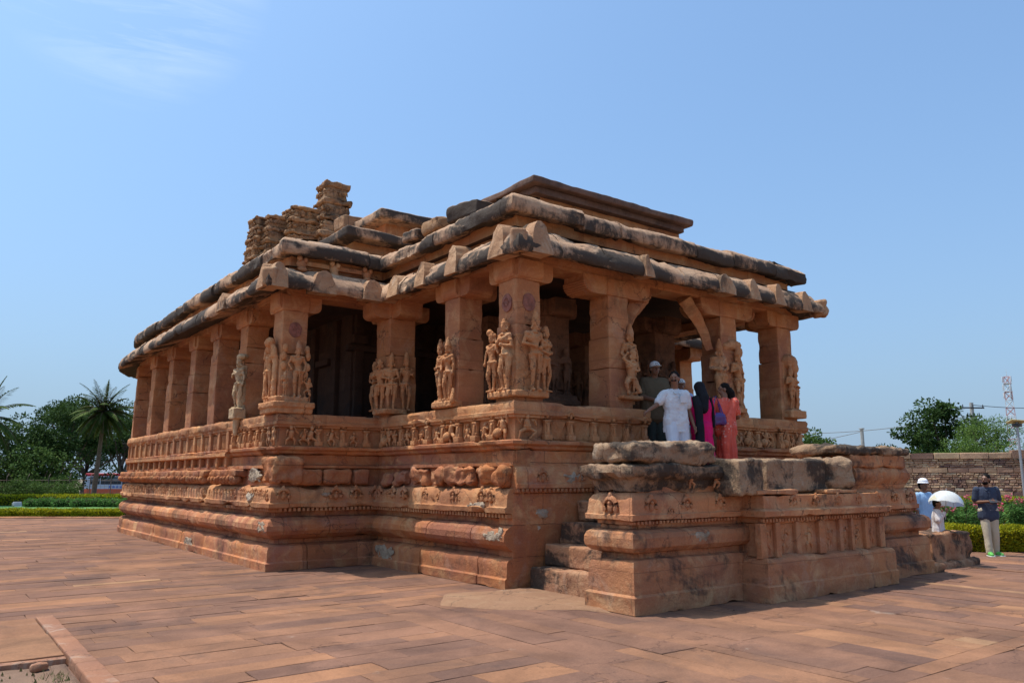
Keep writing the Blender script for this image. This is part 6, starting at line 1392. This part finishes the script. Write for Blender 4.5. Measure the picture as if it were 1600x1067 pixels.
M_str,n_,b_=mat('striped_cotton'); tcn=N(n_,'ShaderNodeTexCoord').outputs['Object']; wv=n_.nodes.new('ShaderNodeTexWave'); wv.wave_type='BANDS'; wv.bands_direction='X'; wv.inputs['Scale'].default_value=9; n_.links.new(tcn,wv.inputs['Vector']); n_.links.new(mixc(n_,wv.outputs['Fac'],(.52,.44,.42),(.72,.68,.66)),b_.inputs['Base Color']); b_.inputs['Roughness'].default_value=.85
part('shirt',shirt(J,h,.9,fat=1.12),M_str,t,.010,2,.006,12); part('trousers',trousers(J,h,1.2),M_white,t,.011); shoes(J,h,t,M_dark); hair(J,h,t,hf)
hp=Vector(t.location)+J['haL']; t2=thing('umbrella','small white umbrella with a faint blue and yellow pattern held over the striped shirt','umbrella',hp)
M_umb,n_,b_=mat('patterned_umbrella_cloth'); g_=N(n_,'ShaderNodeTexCoord').outputs['Object']; c_=mixc(n_,ramp(n_,noi(n_,g_,3.2,3,.5),.45,.6),(.78,.78,.74),(.5,.62,.82)); c_=mixc(n_,ramp(n_,noi(n_,mapv(n_,g_,(1,1,1),(5,1,2)),3.6,3,.5),.55,.66),c_,(.8,.72,.38)); n_.links.new(c_,b_.inputs['Base Color']); tr=n_.nodes.new('ShaderNodeBsdfTranslucent'); n_.links.new(c_,tr.inputs[0]); ms=n_.nodes.new('ShaderNodeMixShader'); ms.inputs[0].default_value=.3; n_.links.new(b_.outputs[0],ms.inputs[1]); n_.links.new(tr.outputs[0],ms.inputs[2]); n_.links.new(ms.outputs[0],n_.nodes['Material Output'].inputs[0])
Rm=Matrix.Rotation(R(12),3,'Y'); ctr=Vector((.0,-.02,.0)); bm=new(); ap=bm.verts.new(Rm@Vector((0,0,.40))+ctr); ns=8; rings=[]
for i in range(1,7):
    a=i/6; rad=.31*math.sin(a*R(78))/math.sin(R(78)); z=.40-.25*(1-math.cos(a*R(78)))/(1-math.cos(R(78)))
    rings.append([bm.verts.new(Rm@Vector((rad*math.cos(2*math.pi*j/32)*(1-.05*a*abs(math.sin(4*2*math.pi*j/32))),rad*math.sin(2*math.pi*j/32)*(1-.05*a*abs(math.sin(4*2*math.pi*j/32))),z+.02*a*abs(math.sin(4*2*math.pi*j/32))))+ctr) for j in range(32)])
for j in range(32): bm.faces.new((ap,rings[0][j],rings[0][(j+1)%32]))
for A,B_r in zip(rings,rings[1:]):
    for j in range(32): bm.faces.new((A[j],B_r[j],B_r[(j+1)%32],A[(j+1)%32]))
obj('canopy',bm,M_umb,t2,60); bm=new(); limb(bm,(0,0,-.12),Rm@Vector((0,0,.44))+ctr,.008,.006,7); obj('shaft',bm,M_grey,t2)
for j in range(8):
    bm=new(); a_=2*math.pi*j/8; tube(bm,[Rm@Vector((.31*math.sin(u*R(78))/math.sin(R(78))*math.cos(a_),.31*math.sin(u*R(78))/math.sin(R(78))*math.sin(a_),.392-.25*(1-math.cos(u*R(78)))/(1-math.cos(R(78)))))+ctr for u in(0,.25,.5,.75,1)],.003,4); obj('rib',bm,M_grey,t2)
h=1.68; n8=(-.75,-.75)
POSE8=dict(elL=(-.135,.02,.645),haL=(-.045,-.13,.66),elR=(.15,.02,.645),haR=(.035,-.13,.66),hea=(0,-.02,.925),pel=(0,0,.53),knL=(-.05,-.03,.285),anL=(-.05,-.05,.045),toL=(-.06,-.13,.018),knR=(.055,-.01,.285),anR=(.06,.03,.045),toR=(.08,-.05,.018))
t,J,M,f,hf=person('bearded man in a dark polo shirt, beige trousers and green shoes holding a phone',(11.0,-2.0,.0),n8,h,POSE8,headdir=(-1,.05),sturdy=.98)
s=part('polo_shirt',shirt(J,h,.45,fat=.89,low=.47),cloth('slate_polo',(.045,.055,.085),.12),t,.010,2,.006,13)
X=M@Vector((1,0,0)); Z=Vector((0,0,1)); bm=new()
for sg in(-1,1): limb(bm,J['nec']+X*sg*.028*h-Z*.006*h,J['nec']+X*sg*.018*h+f*.06*h-Z*.04*h,.011*h,.012*h,7,True,.5)
obj('collar',bm,bpy.data.materials['slate_polo'],s)
part('trousers',trousers(J,h,.92),cloth('beige_chinos',(.50,.42,.30),.08),t,.010,2,.006,14); shoes(J,h,t,plain('green_sneaker',(.12,.42,.08),.5,.5,30),plain('white_sole',(.6,.62,.6),.6)); hair(J,h,t,hf)
bm=new(); H=J['hea']; ell(bm,H+hf*.020*h-Z*.04*h,(.034*h,.034*h,.026*h),None,12,8); part('beard',bm,M_hair,t,.007,1,0)
bm=new(); gbox(bm,J['che']+f*.09*h+Z*.01*h,(.014,.012,.13),.03,.005,math.atan2(X.y,X.x)); obj('button_placket',bm,bpy.data.materials['slate_polo'],s)
ph=Vector(t.location)+(J['haL']+J['haR'])/2+f*.055*h+Z*.0; t2=thing('phone','dark phone held in both hands by the man in the dark polo shirt','phone',ph,math.atan2(X.y,X.x)); bm=new(); gbox(bm,(0,0,.01),(.15,.010,.078),.03,.004,0,Matrix.Rotation(R(-35),3,'X')); obj('phone_body',bm,M_dark,t2); bm=new(); gbox(bm,(0,.006,.012),(.138,.004,.07),.03,.001,0,Matrix.Rotation(R(-35),3,'X')); obj('screen',bm,M_glass,t2)
